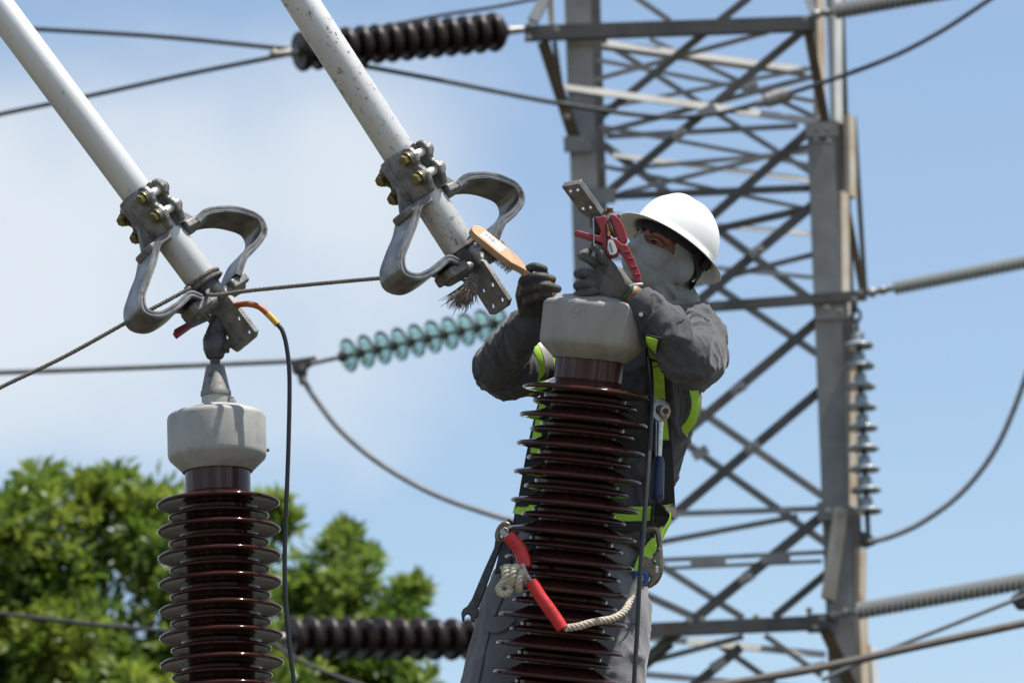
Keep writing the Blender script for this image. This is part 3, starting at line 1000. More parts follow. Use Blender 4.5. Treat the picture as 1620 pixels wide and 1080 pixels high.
wc = part('wire_connector', prism(ats([(1598, 944), (1620, 928), (1645, 925), (1645, 962), (1612, 962)], 26), (0, .08, 0)), MT['hardware'], smooth=False, bevel=.015)
tag(wc, 'dark clamp at the right edge on the thin wire', 'clamp')


# ------------------------------------------------------------------ bushing columns
def shed_prof(R, core=.084):
    return [(core - .004, -.004), (core + .015, -.0035), (R * .8, -.004), (R - .012, -.009), (R - .004, -.0105), (R, -.0075), (R - .0005, -.003),
            (R - .006, .0008), (R * .8, .006), (core + .02, .013), (core + .004, .021), (core - .004, .024)]


SHED_L = mesh_of('shed', lathe(shed_prof(.158), 72, cap=False), MT['porcelain'], True, 60)
SHED_S = mesh_of('shed_small', lathe(shed_prof(.129), 64, cap=False), MT['porcelain'], True, 60)


def bushing(label, A, ax, feats, capm, conn):
    """A: point on the axis at the middle of the cap; ax: unit axis upwards; feats: heights along the axis from A"""
    zb = (2.05 - A.z) / ax.z                       # base flange height along the axis
    base = A + ax * zb
    M = axis_matrix(base, ax, (1, 0, 0))
    root = thing('bushing_insulator', label, 'insulator', base, 'brown ribbed bushing columns', M.to_3x3())
    h = lambda z: z - zb                             # local height
    W = MWD[root.name]
    ct, cb, ce, s0, pitch = feats['cap_top'], feats['cap_bot'], feats['cone_end'], feats['shed0'], feats['pitch']
    # porcelain core
    part('porcelain_core', lathe([(.084, .10), (.084, h(s0)), (.084, h(ce) + .03)], 56, W), MT['porcelain_neck'], root)
    n = int((h(s0) - .12) / pitch)
    for i in range(n + 1):
        inst('shed', SHED_L, root, Matrix.Translation((0, 0, h(s0) - i * pitch)))
        if i < n:
            inst('shed', SHED_S, root, Matrix.Translation((0, 0, h(s0) - (i + .47) * pitch)))
    # cap
    c = part('cap', lathe([(.080, h(ce)), (.090, h(ce) - .001), (.094, h(ce) + .004), (.123, h(cb) - .004), (.1265, h(cb) + .004), (.1272, h(cb) + .012),
                           (.1272, h(ct) - .014), (.1255, h(ct) - .006), (.1195, h(ct)), (.108, h(ct) + .003), (.092, h(ct) + .010), (.088, h(ct) + .013),
                           (.060, h(ct) + .018), (.041, h(ct) + .021), (.038, h(ct) + .024)], 72, W), capm, root, angle=35)
    part('plug', cyl(W @ V3((.1265, .02, h(cb) + .02)), W @ V3((.133, .02, h(cb) + .02)), .0045), MT['dark_cast'], c)
    part('collar', lathe([(.037, h(ct) + .018), (.037, h(ct) + .046), (.034, h(ct) + .048)], 40, W), capm, root)
    part('collar_bolt', hexbolt(W @ V3((.043, -.018, h(ct) + .022)), ax, .010, .012, .006), MT['hardware_pale'], root)
    t = feats['top']
    part('terminal_cone', lathe([(.0375, h(t[0])), (.0395, h(t[0]) + .002), (.0395, h(t[0]) + .012), (.037, h(t[0]) + .016), (.0245, h(t[1]) - .006), (.0225, h(t[1]) - .001), (.015, h(t[1]))], 44, W), MT['cast'], root)
    part('stud', lathe([(.0135, h(t[1]) - .004), (.0135, h(t[2]))], 24, W), MT['dark_cast'], root)
    # base flange under the sheds
    part('base_flange', lathe([(.17, 0), (.17, .025), (.11, .03), (.11, .12), (.09, .13)], 48, W), MT['frame_paint'], root)
    return root


# left, upright
YL = 11.62
A1 = at(343, 690, YL)
AX1 = (at(339.6, 600, YL) - at(350, 1070, YL)).normalized()
zl = lambda py: (at(343, py, YL) - A1).dot(AX1)
bush1 = bushing('upright brown ribbed insulator column with a pale grey cap on the left', A1, AX1,
                dict(cap_top=zl(655), cap_bot=zl(724), cone_end=zl(746), shed0=zl(794), pitch=(zl(794) - zl(794 + 41.8)), top=(zl(627), zl(578), zl(556))), MT['cap_paint'], None)
# right, leaning, in front of the worker
A2 = at(938, 520, 10.98)
B2 = at(882, 1070, 11.118)
AX2 = (A2 - B2).normalized()
L2 = (A2 - B2).length
zr = lambda py: (520 - py) / 550 * L2
bush2 = bushing('leaning dark brown ribbed insulator column in front of the worker', A2, AX2,
                dict(cap_top=zr(480), cap_bot=zr(548), cone_end=zr(570), shed0=zr(617), pitch=(zr(617) - zr(662)), top=(zr(458), zr(412), zr(352))), MT['cap_paint_b'], None)

# ------------------------------------------------------------------ tubular conductors with expansion clamps


def assembly(label, end, up_pt, sp, extra_len, tube_mat, group):
    """end: centre of the tube's lower end, up_pt: a point up the tube, sp: metres per photo pixel there"""
    T = (end - up_pt).normalized()                       # down the tube
    w = (-FW - T * (-FW).dot(T)).normalized()            # towards the viewer
    n = w.cross(T).normalized()
    if n.dot(RT) < 0:
        n = -n                                           # right-up in the picture
    ph = rad(39)
    q = n * math.cos(ph) - w * math.sin(ph)
    b = n * math.sin(ph) + w * math.cos(ph)
    top = up_pt - T * extra_len
    root = thing('tubular_conductor', label, 'conductor', end, group)
    P = lambda t, qq, bb: end + T * (t * sp) + q * qq + b * bb
    R = .0425
    L = (end - top).length
    # tube: its own local frame along z for the streak texture
    Mt = axis_matrix(end, -T, q)
    me = mesh_of('tube', lathe([(R - .006, -.0), (R - .001, 0), (R, .002), (R, L * .5), (R, L), (R - .006, L), (R - .006, .0)], 56, cap=False), tube_mat, True, 40)
    to = link_mesh('tube', me, root)
    to.matrix_local = Matrix.Rotation(0, 4, 'X') @ (MWD[root.name].inverted() @ Mt)
    # clamp halves
    t0, t1 = -182, -100
    for sgn in (-1, 1):
        nn = 14
        V, Fc = [], []
        for tt in (t0, t0 + 4, t1 - 4, t1):
            inset = .003 if tt in (t0, t1) else 0
            for rr_, flip in ((R + .0005, 0), (R + .017 - inset, 1)):
                for k in range(nn + 1):
                    a = (-78 + 156 * (k if not flip else nn - k) / nn) * math.pi / 180
                    V.append(P(tt, sgn * rr_ * math.cos(a), rr_ * math.sin(a)))
        m = 2 * (nn + 1)
        for i in range(3):
            Fc += [(i * m + k, i * m + (k + 1) % m, (i + 1) * m + (k + 1) % m, (i + 1) * m + k) for k in range(m)]
        Fc += [tuple(range(m - 1, -1, -1)), tuple(3 * m + k for k in range(m))]
        half = part('clamp_half', (V, Fc), MT['cast'], root, angle=50)
        for sb in (-1, 1):
            # wavy flange: outline with a lobe round each bolt
            out = [(t0 + 1, .040), (t0 + 1, .062), (-176, .078), (-163, .0835), (-152, .078), (-145.5, .069), (-139, .078), (-128, .0835), (-116, .078), (t1 - 1, .064), (t1 - 1, .040)]
            part('flange', prism([P(t_, sgn * .015, sb * b_) for t_, b_ in out], q * sgn * .017), MT['cast'], half, smooth=False, bevel=.005, seg=3)
            for tb in (-163, -128):
                c = P(tb, sgn * .028, sb * .062)
                part('boss', cyl(c, c + q * sgn * .010, .0205, .018, 20), MT['cast'], half)
        # rib and wing at the lower end
        part('rib', box(P(-141, sgn * (R + .016), 0), T * .052, b * .009, q * .006), MT['cast'], half, smooth=False, bevel=.004)
        wing = [P(-100, sgn * .030, -.052), P(-100, sgn * .030, .052), P(-98, sgn * .100, .046), P(-98, sgn * .108, .030), P(-98, sgn * .108, -.030), P(-98, sgn * .100, -.046)]
        part('wing', prism(wing, T * .022), MT['cast'], half, smooth=False, bevel=.005, seg=3)
        part('web', prism([P(-150, sgn * (R + .010), -.006), P(-100, sgn * .100, -.006), P(-96, sgn * .100, -.006), P(-96, sgn * (R + .01), -.006)], b * .012), MT['cast'], half, smooth=False, bevel=.003)
    # clamp bolts, heads on the -q side, pale studs across the gap
    for sb in (-1, 1):
        for tb in (-163, -128):
            bo = part('bolt', hexbolt(P(tb, -.042, sb * .062), -q, .0145, .014), MT['brass_bolt'], root, angle=20)
            part('shank', cyl(P(tb, -.03, sb * .062), P(tb, .03, sb * .062), .0115, None, 16), MT['stud_metal'], bo)
            part('nut', hexbolt(P(tb, .040, sb * .062), q, .012, .006, .0), MT['cast'], bo, angle=20)
    # laminated expansion straps: path in (|n| px, t px)
    base_path = {-1: [(34, -92), (44, -84), (62, -66), (84, -49), (104, -31), (112, -9), (97, 7), (69, 9), (44, 4), (32, 19)],
                 1: [(33, -90), (52, -93), (74, -84), (96, -66), (110, -43), (105, -20), (84, -9), (64, -5), (46, 6), (32, 19)]}
    for sgn in (-1, 1):
        sm = spline(base_path[sgn], 7)
        pp = [P(t_, sgn * n_ / math.cos(ph) * sp, 0) for n_, t_ in sm]
        T_ = [(pp[min(i + 1, len(pp) - 1)] - pp[max(i - 1, 0)]).normalized() for i in range(len(pp))]
        N_ = [b.cross(t_).normalized() * sgn for t_ in T_]
        strap = None
        for l in range(6):
            off = (l - 2.5) * .0031
            jitter = .0012 * math.sin(l * 2.1)
            geo = ribbon_strip([pp[i] + N_[i] * (off + .0005 * math.sin(i * .5 + l)) for i in range(len(pp))], N_, .100 + jitter * 2, .0028)
            if strap is None:
                strap = part('flexible_strap', geo, MT['strap'], root, angle=60)
            else:
                part('lamination', geo, MT['strap'], strap, angle=60)
    # lower connector: stub, crossbar with pads, terminal plate
    part('stub', lathe([(.034, 0), (.034, .075), (.030, .08)], 32, axis_matrix(P(-12, 0, 0), T, q)), MT['dark_cast'], root)
    part('crossbar', tube([P(30, -.088, .0), P(30, .088, .0)], [(.020, .030)] * 2, 16, hint=T), MT['cast'], root, bevel=.004)
    for sgn in (-1, 1):
        pad = [P(18, sgn * .040, -.044), P(18, sgn * .096, -.040), P(18, sgn * .104, -.025), P(18, sgn * .104, .025), P(18, sgn * .096, .040), P(18, sgn * .040, .044)]
        pb = part('pad', prism(pad, T * .026), MT['cast'], root, smooth=False, bevel=.005, seg=3)
        part('pad_bolt', hexbolt(P(18 + .03 / sp, sgn * .078, 0), T, .010, .008), MT['brass_bolt'], pb, angle=20)
    al = rad(27)
    e = n * math.cos(al) + w * math.sin(al)
    nf = -n * math.sin(al) + w * math.cos(al)
    Mp = Matrix(((T.x, e.x, nf.x, 0), (T.y, e.y, nf.y, 0), (T.z, e.z, nf.z, 0), (0, 0, 0, 1)))
    o = end + T * (24 * sp) + n * .006 - nf * .011
    Mp.translation = o
    LP, HW = 92 * sp, .033
    outl = [(0, -.022), (.02, -HW), (LP - .008, -HW), (LP, -HW + .012), (LP, HW - .014), (LP - .010, HW), (.02, HW), (0, .022)]
    holes = [(LP - .022, -.016, .0068), (LP - .022, .015, .0068), (LP - .066, -.016, .0068), (LP - .066, .015, .0068)]
    tp = part('terminal_plate', holed_plate(outl, holes, .022, Mp), MT['cast'], root, angle=35, bevel=.0015)
    # raised casting marks on the plate's edge
    for i in range(7):
        c = Mp @ V3((LP * .42 + i * .0085, HW + .0004, .011))
        k = .0032
        if i % 3 == 1:
            geo = join(box(c - T * .002, T * .0006, nf * k, e * .0007), box(c + T * .0018, T * .0006, nf * k, e * .0007))
        elif i % 3 == 2:
            geo = tube([c + T * (.0026 * math.cos(a)) + nf * (k * math.sin(a)) for a in np.linspace(0, 2 * math.pi, 11)[:-1]], .0007, 5, closed=True)
        else:
            geo = join(box(c, T * .0006, nf * k, e * .0007), box(c + nf * k * .8, T * .002, nf * .0006, e * .0007))
        part('casting_mark', geo, MT['cast'], tp, smooth=False)
    return root, T, n, w, P


YE2 = 11.12
s2 = mpp(YE2)
tube2, T2, N2, W2, P2 = assembly('stained aluminium tube with a clamp and curved straps, beside the worker brush', at(730, 395, YE2), at(475, 0, YE2 - .10), s2, .9, MT['aluminium_dirty'], 'slanting tubular conductors')
YE1 = 11.60
s1 = mpp(YE1)
tube1, T1, N1, W1, P1 = assembly('clean aluminium tube with a clamp and curved straps, above the left insulator', at(325, 450, YE1), at(101, 150, YE1 - .07), s1, 1.1, MT['aluminium'], 'slanting tubular conductors')


# stud connectors with a pad plate on both bushings
def connector(root, stud_top, ax, Tdir, plate_o, plate_len, k=1.0):
    W = axis_matrix(stud_top, ax, RT)
    cn = part('stud_connector', lathe([(.017 * k, -.060), (.022 * k, -.056), (.030 * k, -.035), (.031 * k, -.008), (.026 * k, .006), (.012 * k, .010)], 28, W), MT['dark_cast'], root)
    if k < 1:
        return cn
    part('clamp_ear', box(W @ V3((.026, -.004, -.03)), RT * .012, UP * .016, FW * .008), MT['dark_cast'], cn, smooth=False, bevel=.004)
    part('clamp_bolt', hexbolt(W @ V3((.030, -.014, -.03)), -FW, .009, .009), MT['hardware'], cn, angle=20)
    return cn


st1 = A1 + AX1 * (zl(532))
cn1 = connector(bush1, st1, AX1, T1, None, .1)
st2 = A2 + AX2 * zr(352)
cn2 = connector(bush2, st2, AX2, T2, None, .1, .6)


def pad_plate(root, o, Tdn, nn, ww, ln, hw, al, th=.018):
    e = nn * math.cos(al) + ww * math.sin(al)
    nf = -nn * math.sin(al) + ww * math.cos(al)
    Mp = Matrix(((Tdn.x, e.x, nf.x, o.x), (Tdn.y, e.y, nf.y, o.y), (Tdn.z, e.z, nf.z, o.z), (0, 0, 0, 1)))
    outl = [(0, -hw), (ln * .72, -hw), (ln, -hw * .45), (ln, hw * .7), (ln * .9, hw), (0, hw)]
    holes = [(.018, -hw * .45, .006), (.018, hw * .4, .006), (ln * .66, -hw * .45, .006), (ln * .66, hw * .4, .006)]
    return part('pad_plate', holed_plate(outl, holes, th, Mp), MT['cast'], root, angle=35, bevel=.0015)


# pad of the right bushing points up and to the left (free), that of the left one lies behind the tube's plate
Tn2 = (RT * 40 - UP * 53 + FW * 37).normalized()
e2_ = (RT * 27 + UP * 4 - FW * 23.5); e2_ = (e2_ - Tn2 * e2_.dot(Tn2)).normalized()
w2_ = e2_.cross(Tn2); w2_ = w2_ if w2_.dot(FW) < 0 else -w2_
pad_plate(bush2, at(906.5, 285.5, 10.925), Tn2, e2_, w2_, .118, .028, 0)
part('pad_neck', tube([at(945, 338, 10.985), at(943, 360, 10.98), st2 - AX2 * .02], [(.02, .012), (.016, .013), .015], 14), MT['dark_cast'], cn2)
pad_plate(bush1, P1(30, .0, -.034), T1, N1, W1, .14, .028, rad(27))
part('pad_neck', tube([P1(62, -.01, -.03), st1 + AX1 * .004, st1 - AX1 * .03], [(.03, .014), (.026, .016), .022], 14), MT['dark_cast'], cn1)

# ------------------------------------------------------------------ hauling rope
rp_pts = [(-900, 1120, 11.5), (-420, 830, 11.5), (-70, 652, 11.5), (0, 613, 11.5), (100, 565, 11.5), (200, 510, 11.5), (262, 477, 11.52), (300, 456, 11.535)]
wrap = []
for k in range(0, 15):
    a = rad(200 + k * 40)
    c = P1(-12 + k * .9, 0, 0)
    wrap.append(c + N1 * (.0485 * math.cos(a)) + W1 * (-.0485 * math.sin(a)))
rp2 = [(330, 466, 11.53), (400, 459, 11.5), (500, 449, 11.4), (600, 440, 11.30), (660, 436, 11.22), (700, 434, 11.17), (728, 440, 11.10), (740, 447, 11.07)]
path = spline(ats(rp_pts), 6)[:-1] + spline([at(300, 456, 11.535)] + wrap + ats(rp2), 6)
rope = part('hauling_rope', twisted(path, .0062, 3, .024, 6, .0045), MT['rope_grey'], None, angle=180)
tag(rope, 'thin grey twisted rope tied round the left tube end and running to the other tube', 'rope')
MWD[rope.name] = rope.matrix_world.copy()
fr = []
rng = random.Random(5)
o = at(748, 438, 11.06)
for i in range(460):
    a = rng.gauss(0, 1); b_ = rng.gauss(0, 1)
    d = at(734 + a * 11 - abs(b_) * 3, 478 + rng.gauss(0, 5), 11.04 + b_ * .014) - o
    L = rng.uniform(.75, 1.12)
    m1 = o + d * .45 * L + V3((rng.gauss(0, .004), rng.gauss(0, .004), rng.gauss(0, .003)))
    e = o + d * L + RT * (rng.gauss(-.004, .006)) + UP * rng.gauss(0, .004)
    s0 = o + V3((rng.gauss(0, .005), rng.gauss(0, .005), rng.gauss(0, .004)))
    fr.append(tube([s0, m1, e], [.0010, .0010, .0006], 4))
fo = part('frayed_end', join(*fr), MT['fray'], rope, angle=180)
fo['kind'] = 'stuff'

# ------------------------------------------------------------------ grounding lead on the left column
lead = thing('grounding_lead', 'black cable with orange and yellow sleeve hanging beside the left insulator column', 'cable', at(420, 500, 11.5))
cab = spline(ats([(437, 511), (447, 524), (454, 552), (458, 600), (456.5, 700), (453, 800), (450.5, 880), (452, 950), (458, 1020), (466, 1085), (480, 1200), (490, 1400), (500, 1700)], 11.5), 8)
part('jacket', tube(cab, .0058, 12), MT['black_rubber'], lead)
part('orange_sleeve', tube(spline(ats([(352, 486, 11.68), (376, 482, 11.58), (394, 481, 11.5), (411, 486, 11.5), (425, 498, 11.5)]), 6), .0078, 12), MT['orange_rubber'], lead)
part('yellow_tape', tube(spline(ats([(423, 496, 11.5), (431, 504, 11.5), (439, 513, 11.5)]), 4), .0084, 12), MT['yellow_rubber'], lead)
gc_ = part('clamp_handle', tube(ats([(277, 529, 11.60), (302, 513, 11.66)]), [(.015, .009), (.012, .008)], 4, hint=UP), MT['red_plastic'], lead, smooth=False, bevel=.003)
part('clamp_jaw', ellipsoid(at(292, 484, 11.66), RT * .036, UP * .012 + RT * .004, FW * .01, 20, 10), MT['cast'], lead)
part('clamp_body', tube(ats([(300, 514, 11.70), (330, 500, 11.76), (356, 488, 11.68)]), [.010, .011, .009], 10), MT['dark_cast'], lead)

# ------------------------------------------------------------------ support steelwork below the picture
fr_root = thing('support_frame', 'grey steel support frame carrying both insulator columns below the picture', 'frame', V3((at(640, 1080, 11.3).x, 11.35, 0)))
xl, xr = A1.x - .6, A2.x + .9
for yy in (11.05, 11.85):
    part('beam', box(V3(((xl + xr) / 2, yy, 1.90)), V3(((xr - xl) / 2, 0, 0)), V3((0, .06, 0)), V3((0, 0, .09))), MT['frame_paint'], fr_root, smooth=False, bevel=.006)
    for xx in (xl + .1, xr - .1):
        part('post', box(V3((xx, yy, .905)), V3((.07, 0, 0)), V3((0, .055, 0)), V3((0, 0, .905))), MT['frame_paint'], fr_root, smooth=False, bevel=.006)
for o_ in (bush1, bush2):
    p = o_.matrix_world.translation
    part('seat_plate', box(V3((p.x, 11.45, 2.02)), V3((.22, 0, 0)), V3((0, .55, 0)), V3((0, 0, .028))), MT['frame_paint'], fr_root, smooth=False, bevel=.004)


# ------------------------------------------------------------------ the worker
def nz3(p, s, o=0.0):
    return noise.noise(V3((p.x * s + o, p.y * s + o * .7, p.z * s - o * .3)))


def wrinkle(V, N, amp, s1=13, s2=34, axis=None):
    """push vertices along their normals with ridged folds; folds run across `axis`"""
    out = []
    for p, n in zip(V, N):
        w_ = V3((nz3(p, 5, 3.1), nz3(p, 5, 7.7), nz3(p, 5, 1.3))) * .05
        q = V3((p.x * 1.25, p.y * 1.25, p.z * .75)) + w_
        a = max(0, 1 - abs(nz3(q, s1)) * 3.2) ** 1.6          # long sharp creases
        b = max(0, 1 - abs(nz3(q, s2, 5.0)) * 3.0) ** 1.5
        c = nz3(p, s1 * .6, 9.0)
        out.append(p + n * (amp * (a * .75 + b * .32 + c * .55 - .3)))
    return out


foot_y = 1535
wz = at(850, foot_y, 11.42).z
person = thing('person', 'worker in white hard hat, grey face covering and dark workwear behind the leaning insulator', 'person', V3((at(860, foot_y, 11.42).x, 11.42, wz)))

# head frame
hu = (RT * .47 + UP * .84 + FW * .27).normalized()
a_ = (-RT * .848 + UP * .53); a_ = (a_ - hu * a_.dot(hu)).normalized()
b_ = hu.cross(a_); b_ = b_ if b_.dot(FW) < 0 else -b_
hf = (a_ * .74 + b_ * .67).normalized()
hl = hu.cross(hf).normalized()
HC = at(1049, 411, 11.27)
H = lambda f, l, u: HC + hf * f + hl * l + hu * u


def head_geo(g=0.0, nose=True):
    E = lambda f, l, u, a, b, c: ellipsoid(H(f, l, u), hf * (a + g), hl * (b + g), hu * (c + g), 28, 18)
    gs = [E(-.008, 0, .032, .096, .076, .088), E(.030, 0, -.040, .060, .056, .078), E(.060, 0, -.094, .026, .026, .024), E(.0, 0, -.03, .07, .064, .07)] + [E(.056, .038, -.020, .022, .022, .022), E(.056, -.038, -.020, .022, .022, .022)] + [E(.048, 0, -.035, .058, .056, .060)]
    if nose:
        gs.append(tube([H(.084, 0, .018), H(.098, 0, -.006), H(.108, 0, -.032), H(.094, 0, -.046)], [.010 + g, .010 + g, .0155 + g, .012 + g], 12, rnd=True))
        gs.append(tube([H(.064, -.05, .024), H(.084, -.026, .028), H(.087, 0, .025), H(.084, .026, .028), H(.064, .05, .024)], [.011 + g] * 5, 10, rnd=True))
    return gs


NB = at(1066, 505, 11.37)
neck = lambda g: tube(spline([H(-.02, 0, -.03), H(-.022, 0, -.085), at(1064, 478, 11.345), NB, at(1050, 540, 11.39)], 4), [.054 + g] * 8 + [.058 + g] * 9, 20)

# limb key points
SHL, ELL, WRL = at(1092, 532, 11.30), at(1097, 577, 11.0), at(999, 467, 10.92)          # his left arm (right in the picture)
SHR, ELR, WRR = at(920, 565, 11.47), at(780, 588, 11.32), at(843, 508, 11.165)           # his right arm
PEL = at(895, 955, 11.46)
HPL, KNL, ANL = at(955, 975, 11.43), at(946, 1250, 11.38), at(936, 1500, 11.44)
HPR, KNR, ANR = at(830, 975, 11.47), at(772, 1250, 11.40), at(770, 1500, 11.46)

# gloves: finger chains, palm
fl = {  # his left hand: back of the hand to the viewer, fingers curling round the stud
    'index': [(948, 420, 10.890), (930, 409, 10.880), (920, 404, 10.910), (931, 398, 10.945)],
    'middle': [(940, 436, 10.880), (924, 431, 10.875), (914, 433, 10.910), (922, 436, 10.945)],
    'ring': [(938, 449, 10.877), (922, 449, 10.875), (913, 452, 10.910), (922, 455, 10.940)],
    'little': [(942, 461, 10.880), (924, 465, 10.880), (911, 468, 10.907), (920, 470, 10.935)],
    'thumb': [(968, 424, 10.875), (955, 408, 10.860), (949, 396, 10.863), (941, 390, 10.875)],
}
fr_ = {  # his right hand: fist round the brush handle
    'index': [(836, 436, 11.125), (831, 430, 11.075), (845, 422, 11.045), (860, 426, 11.05)],
    'middle': [(829, 449, 11.125), (828, 446, 11.07), (850, 438, 11.035), (873, 442, 11.05)],
    'ring': [(828, 463, 11.125), (830, 461, 11.07), (856, 452, 11.035), (882, 457, 11.052)],
    'little': [(832, 477, 11.125), (837, 475, 11.07), (858, 467, 11.045), (872, 467, 11.058)],
    'thumb': [(852, 478, 11.13), (866, 462, 11.115), (866, 446, 11.10), (857, 428, 11.085)],
}


def hand_geo(fd, palm, r, g=0.0):
    gs = []
    for nm, ch in fd.items():
        k = {'index': 1.02, 'middle': 1.05, 'ring': 1.0, 'little': .88, 'thumb': 1.12}[nm]
        pp = spline(ats(ch), 5)
        gs.append(tube(pp, [(r + g) * k * (1 - .12 * i / len(pp)) for i in range(len(pp))], 12, rnd=True))
    for p in palm:
        gs.append(tube(ats(p[0]), [(x[0] + g, x[1] + g) if isinstance(x, tuple) else x + g for x in p[1]], 16, hint=p[2], rnd=True))
    return gs


palm_l = [([(988, 459, 10.916), (972, 450, 10.900), (948, 440, 10.900)], [(.030, .026), (.046, .027), (.046, .024)], UP),
          ([(985, 452, 10.895), (962, 424, 10.880)], [(.022, .02), (.018, .018)], UP)]
palm_r = [([(843, 512, 11.165), (841, 490, 11.15), (836, 466, 11.135), (838, 444, 11.13)], [(.030, .024), (.034, .026), (.034, .026), (.028, .02)], RT),
          ([(850, 495, 11.15), (856, 474, 11.12)], [.02, .018], RT)]

# --- body: one continuous surface
body = head_geo() + [neck(0.0)]
body += [tube(spline([PEL, at(925, 825, 11.44), at(975, 680, 11.41), at(1015, 570, 11.40), at(1050, 520, 11.385)], 4),
              [(.15, .10)] * 4 + [(.14, .09)] * 4 + [(.15, .10)] * 4 + [(.13, .085)] * 4 + [(.07, .06)], 20, hint=RT)]
for ch, rr in (((SHL, ELL, WRL), (.052, .042, .029)), ((SHR, ELR, WRR), (.052, .042, .028))):
    body.append(tube([at(1030, 540, 11.40), ch[0], ch[0].lerp(ch[1], .5), ch[1], ch[1].lerp(ch[2], .4), ch[2]], [.06, .055, .05, .042, .042, rr[2]], 14, rnd=True))
for ch in ((HPL, KNL, ANL), (HPR, KNR, ANR)):
    body.append(tube([PEL.lerp(ch[0], .6), ch[0], ch[0].lerp(ch[1], .5), ch[1], ch[1].lerp(ch[2], .35), ch[2], ch[2] + V3((0, -.02, -.05))], [.10, .092, .078, .058, .055, .038, .036], 14, rnd=True))
body += hand_geo(fl, palm_l, .0095, -.003) + hand_geo(fr_, palm_r, .0095, -.003)
for e_ in (-1, 1):
    body.append(ellipsoid(H(-.012, e_ * .075, -.012), hf * .018, hl * .010, hu * .030, 12, 8))
V, Fc, N_ = remesh_geo(join(*body), .0042, 2, .5)
part('body', (V, Fc), MT['skin'], person, angle=180)

# eyes and brows
for s_ in (-1, 1):
    ey = part('eye', ellipsoid(H(.0745, s_ * .031, .004), hf * .0120, hl * .0130, hu * .0095, 18, 12), MT['eye'], person)
    part('iris', ellipsoid(H(.0865, s_ * .031 + .002, .004), hf * .002, hl * .006, hu * .006, 14, 8), MT['iris'], ey)
    part('eyelid', tube(spline([H(.075, s_ * .046, .005), H(.085, s_ * .038, .0095), H(.087, s_ * .030, .0100), H(.084, s_ * .018, .007)], 4), [.0052] * 13, 8, rnd=True), MT['skin'], ey)
    part('lash', tube(spline([H(.077, s_ * .047, .003), H(.0885, s_ * .038, .0055), H(.0910, s_ * .030, .0060), H(.087, s_ * .018, .004)], 4), [.0017] * 13, 6, rnd=True), MT['brow'], ey)
    part('lower_lid', tube(spline([H(.075, s_ * .045, .000), H(.084, s_ * .037, -.0055), H(.0865, s_ * .029, -.006), H(.084, s_ * .018, -.001)], 4), [.0040] * 13, 8, rnd=True), MT['skin'], ey)
    part('eyebrow', tube(spline([H(.066, s_ * .056, .026), H(.088, s_ * .042, .031), H(.0955, s_ * .026, .031), H(.097, s_ * .014, .026)], 4), list(np.linspace(.0025, .0048, 13)), 8, hint=hf, rnd=True), MT['brow'], person)

# --- balaclava: shell over head and neck with an eye slot
rolls = []
for k in range(4):                                         # gathered rolls of cloth round the neck
    c0 = H(-.020 - .002 * k, 0, -.088 - .021 * k)
    tl_ = .45 + .22 * math.sin(k * 2.3)
    rolls.append(tube([c0 + hf * (.064 + .002 * k) * math.cos(a) + hl * .064 * math.sin(a) + hu * (.064 * (math.cos(a) * tl_ * .5 + math.sin(a) * (.25 - .16 * k)))
                       for a in np.linspace(0, 2 * math.pi, 41)[:-1]], .0075, 8, closed=True))
V, Fc, N_ = remesh_geo(join(*(rolls + head_geo(.0055) + [neck(.010), ellipsoid(H(.07, 0, -.055), hf * .036, hl * .036, hu * .045)] + [ellipsoid(H(-.012, e_ * .075, -.012), hf * .026, hl * .019, hu * .040, 12, 8) for e_ in (-1, 1)])), .0040, 4, .5)
def fold(p):
    d = p - HC
    u_, l_, f_ = d.dot(hu), d.dot(hl), d.dot(hf)
    k = .22 + .78 * min(1, max(0, (-.02 - u_) / .06))                 # folds gather towards the neck
    ph_ = u_ * 95 + l_ * 60 + f_ * 40 + 4 * nz3(p, 9)
    return .0050 * k * (abs(math.sin(ph_ * .5)) ** .6 - .6) + .0016 * nz3(p, 30)


V = [p + n * fold(p) for p, n in zip(V, N_)]
bvh_m = BVHTree.FromPolygons(V, Fc)


def loc_h(p):
    d = p - HC
    return d.dot(hf), d.dot(hl), d.dot(hu)


keep = []
for f in Fc:
    c = sum((V[i] for i in f), V3()) / len(f)
    x, y, z = loc_h(c)
    low = -.0125 + .020 * math.exp(-(y / .014) ** 2) + .012 * max(0, (abs(y) - .035) / .03)
    if x > .012 and low < z < .040 and abs(y) < .066:
        continue
    if z > .075:
        continue
    keep.append(f)
mo = part('face_covering', (V, keep), MT['mask'], person, angle=180)
sd = mo.modifiers.new('thick', 'SOLIDIFY'); sd.thickness = .0022; sd.offset = -1

hem = []
for k in range(25):
    y = -.063 + .126 * k / 24
    z = -.0125 + .020 * math.exp(-(y / .014) ** 2) + .012 * max(0, (abs(y) - .035) / .03)
    h_ = bvh_m.ray_cast(H(.3, y, z), -hf)
    if h_[0] is not None:
        hem.append(h_[0] + h_[1] * .0008)
part('hem', tube(hem, [(.0026, .0018)] * len(hem), 8, rnd=True), MT['mask'], mo)

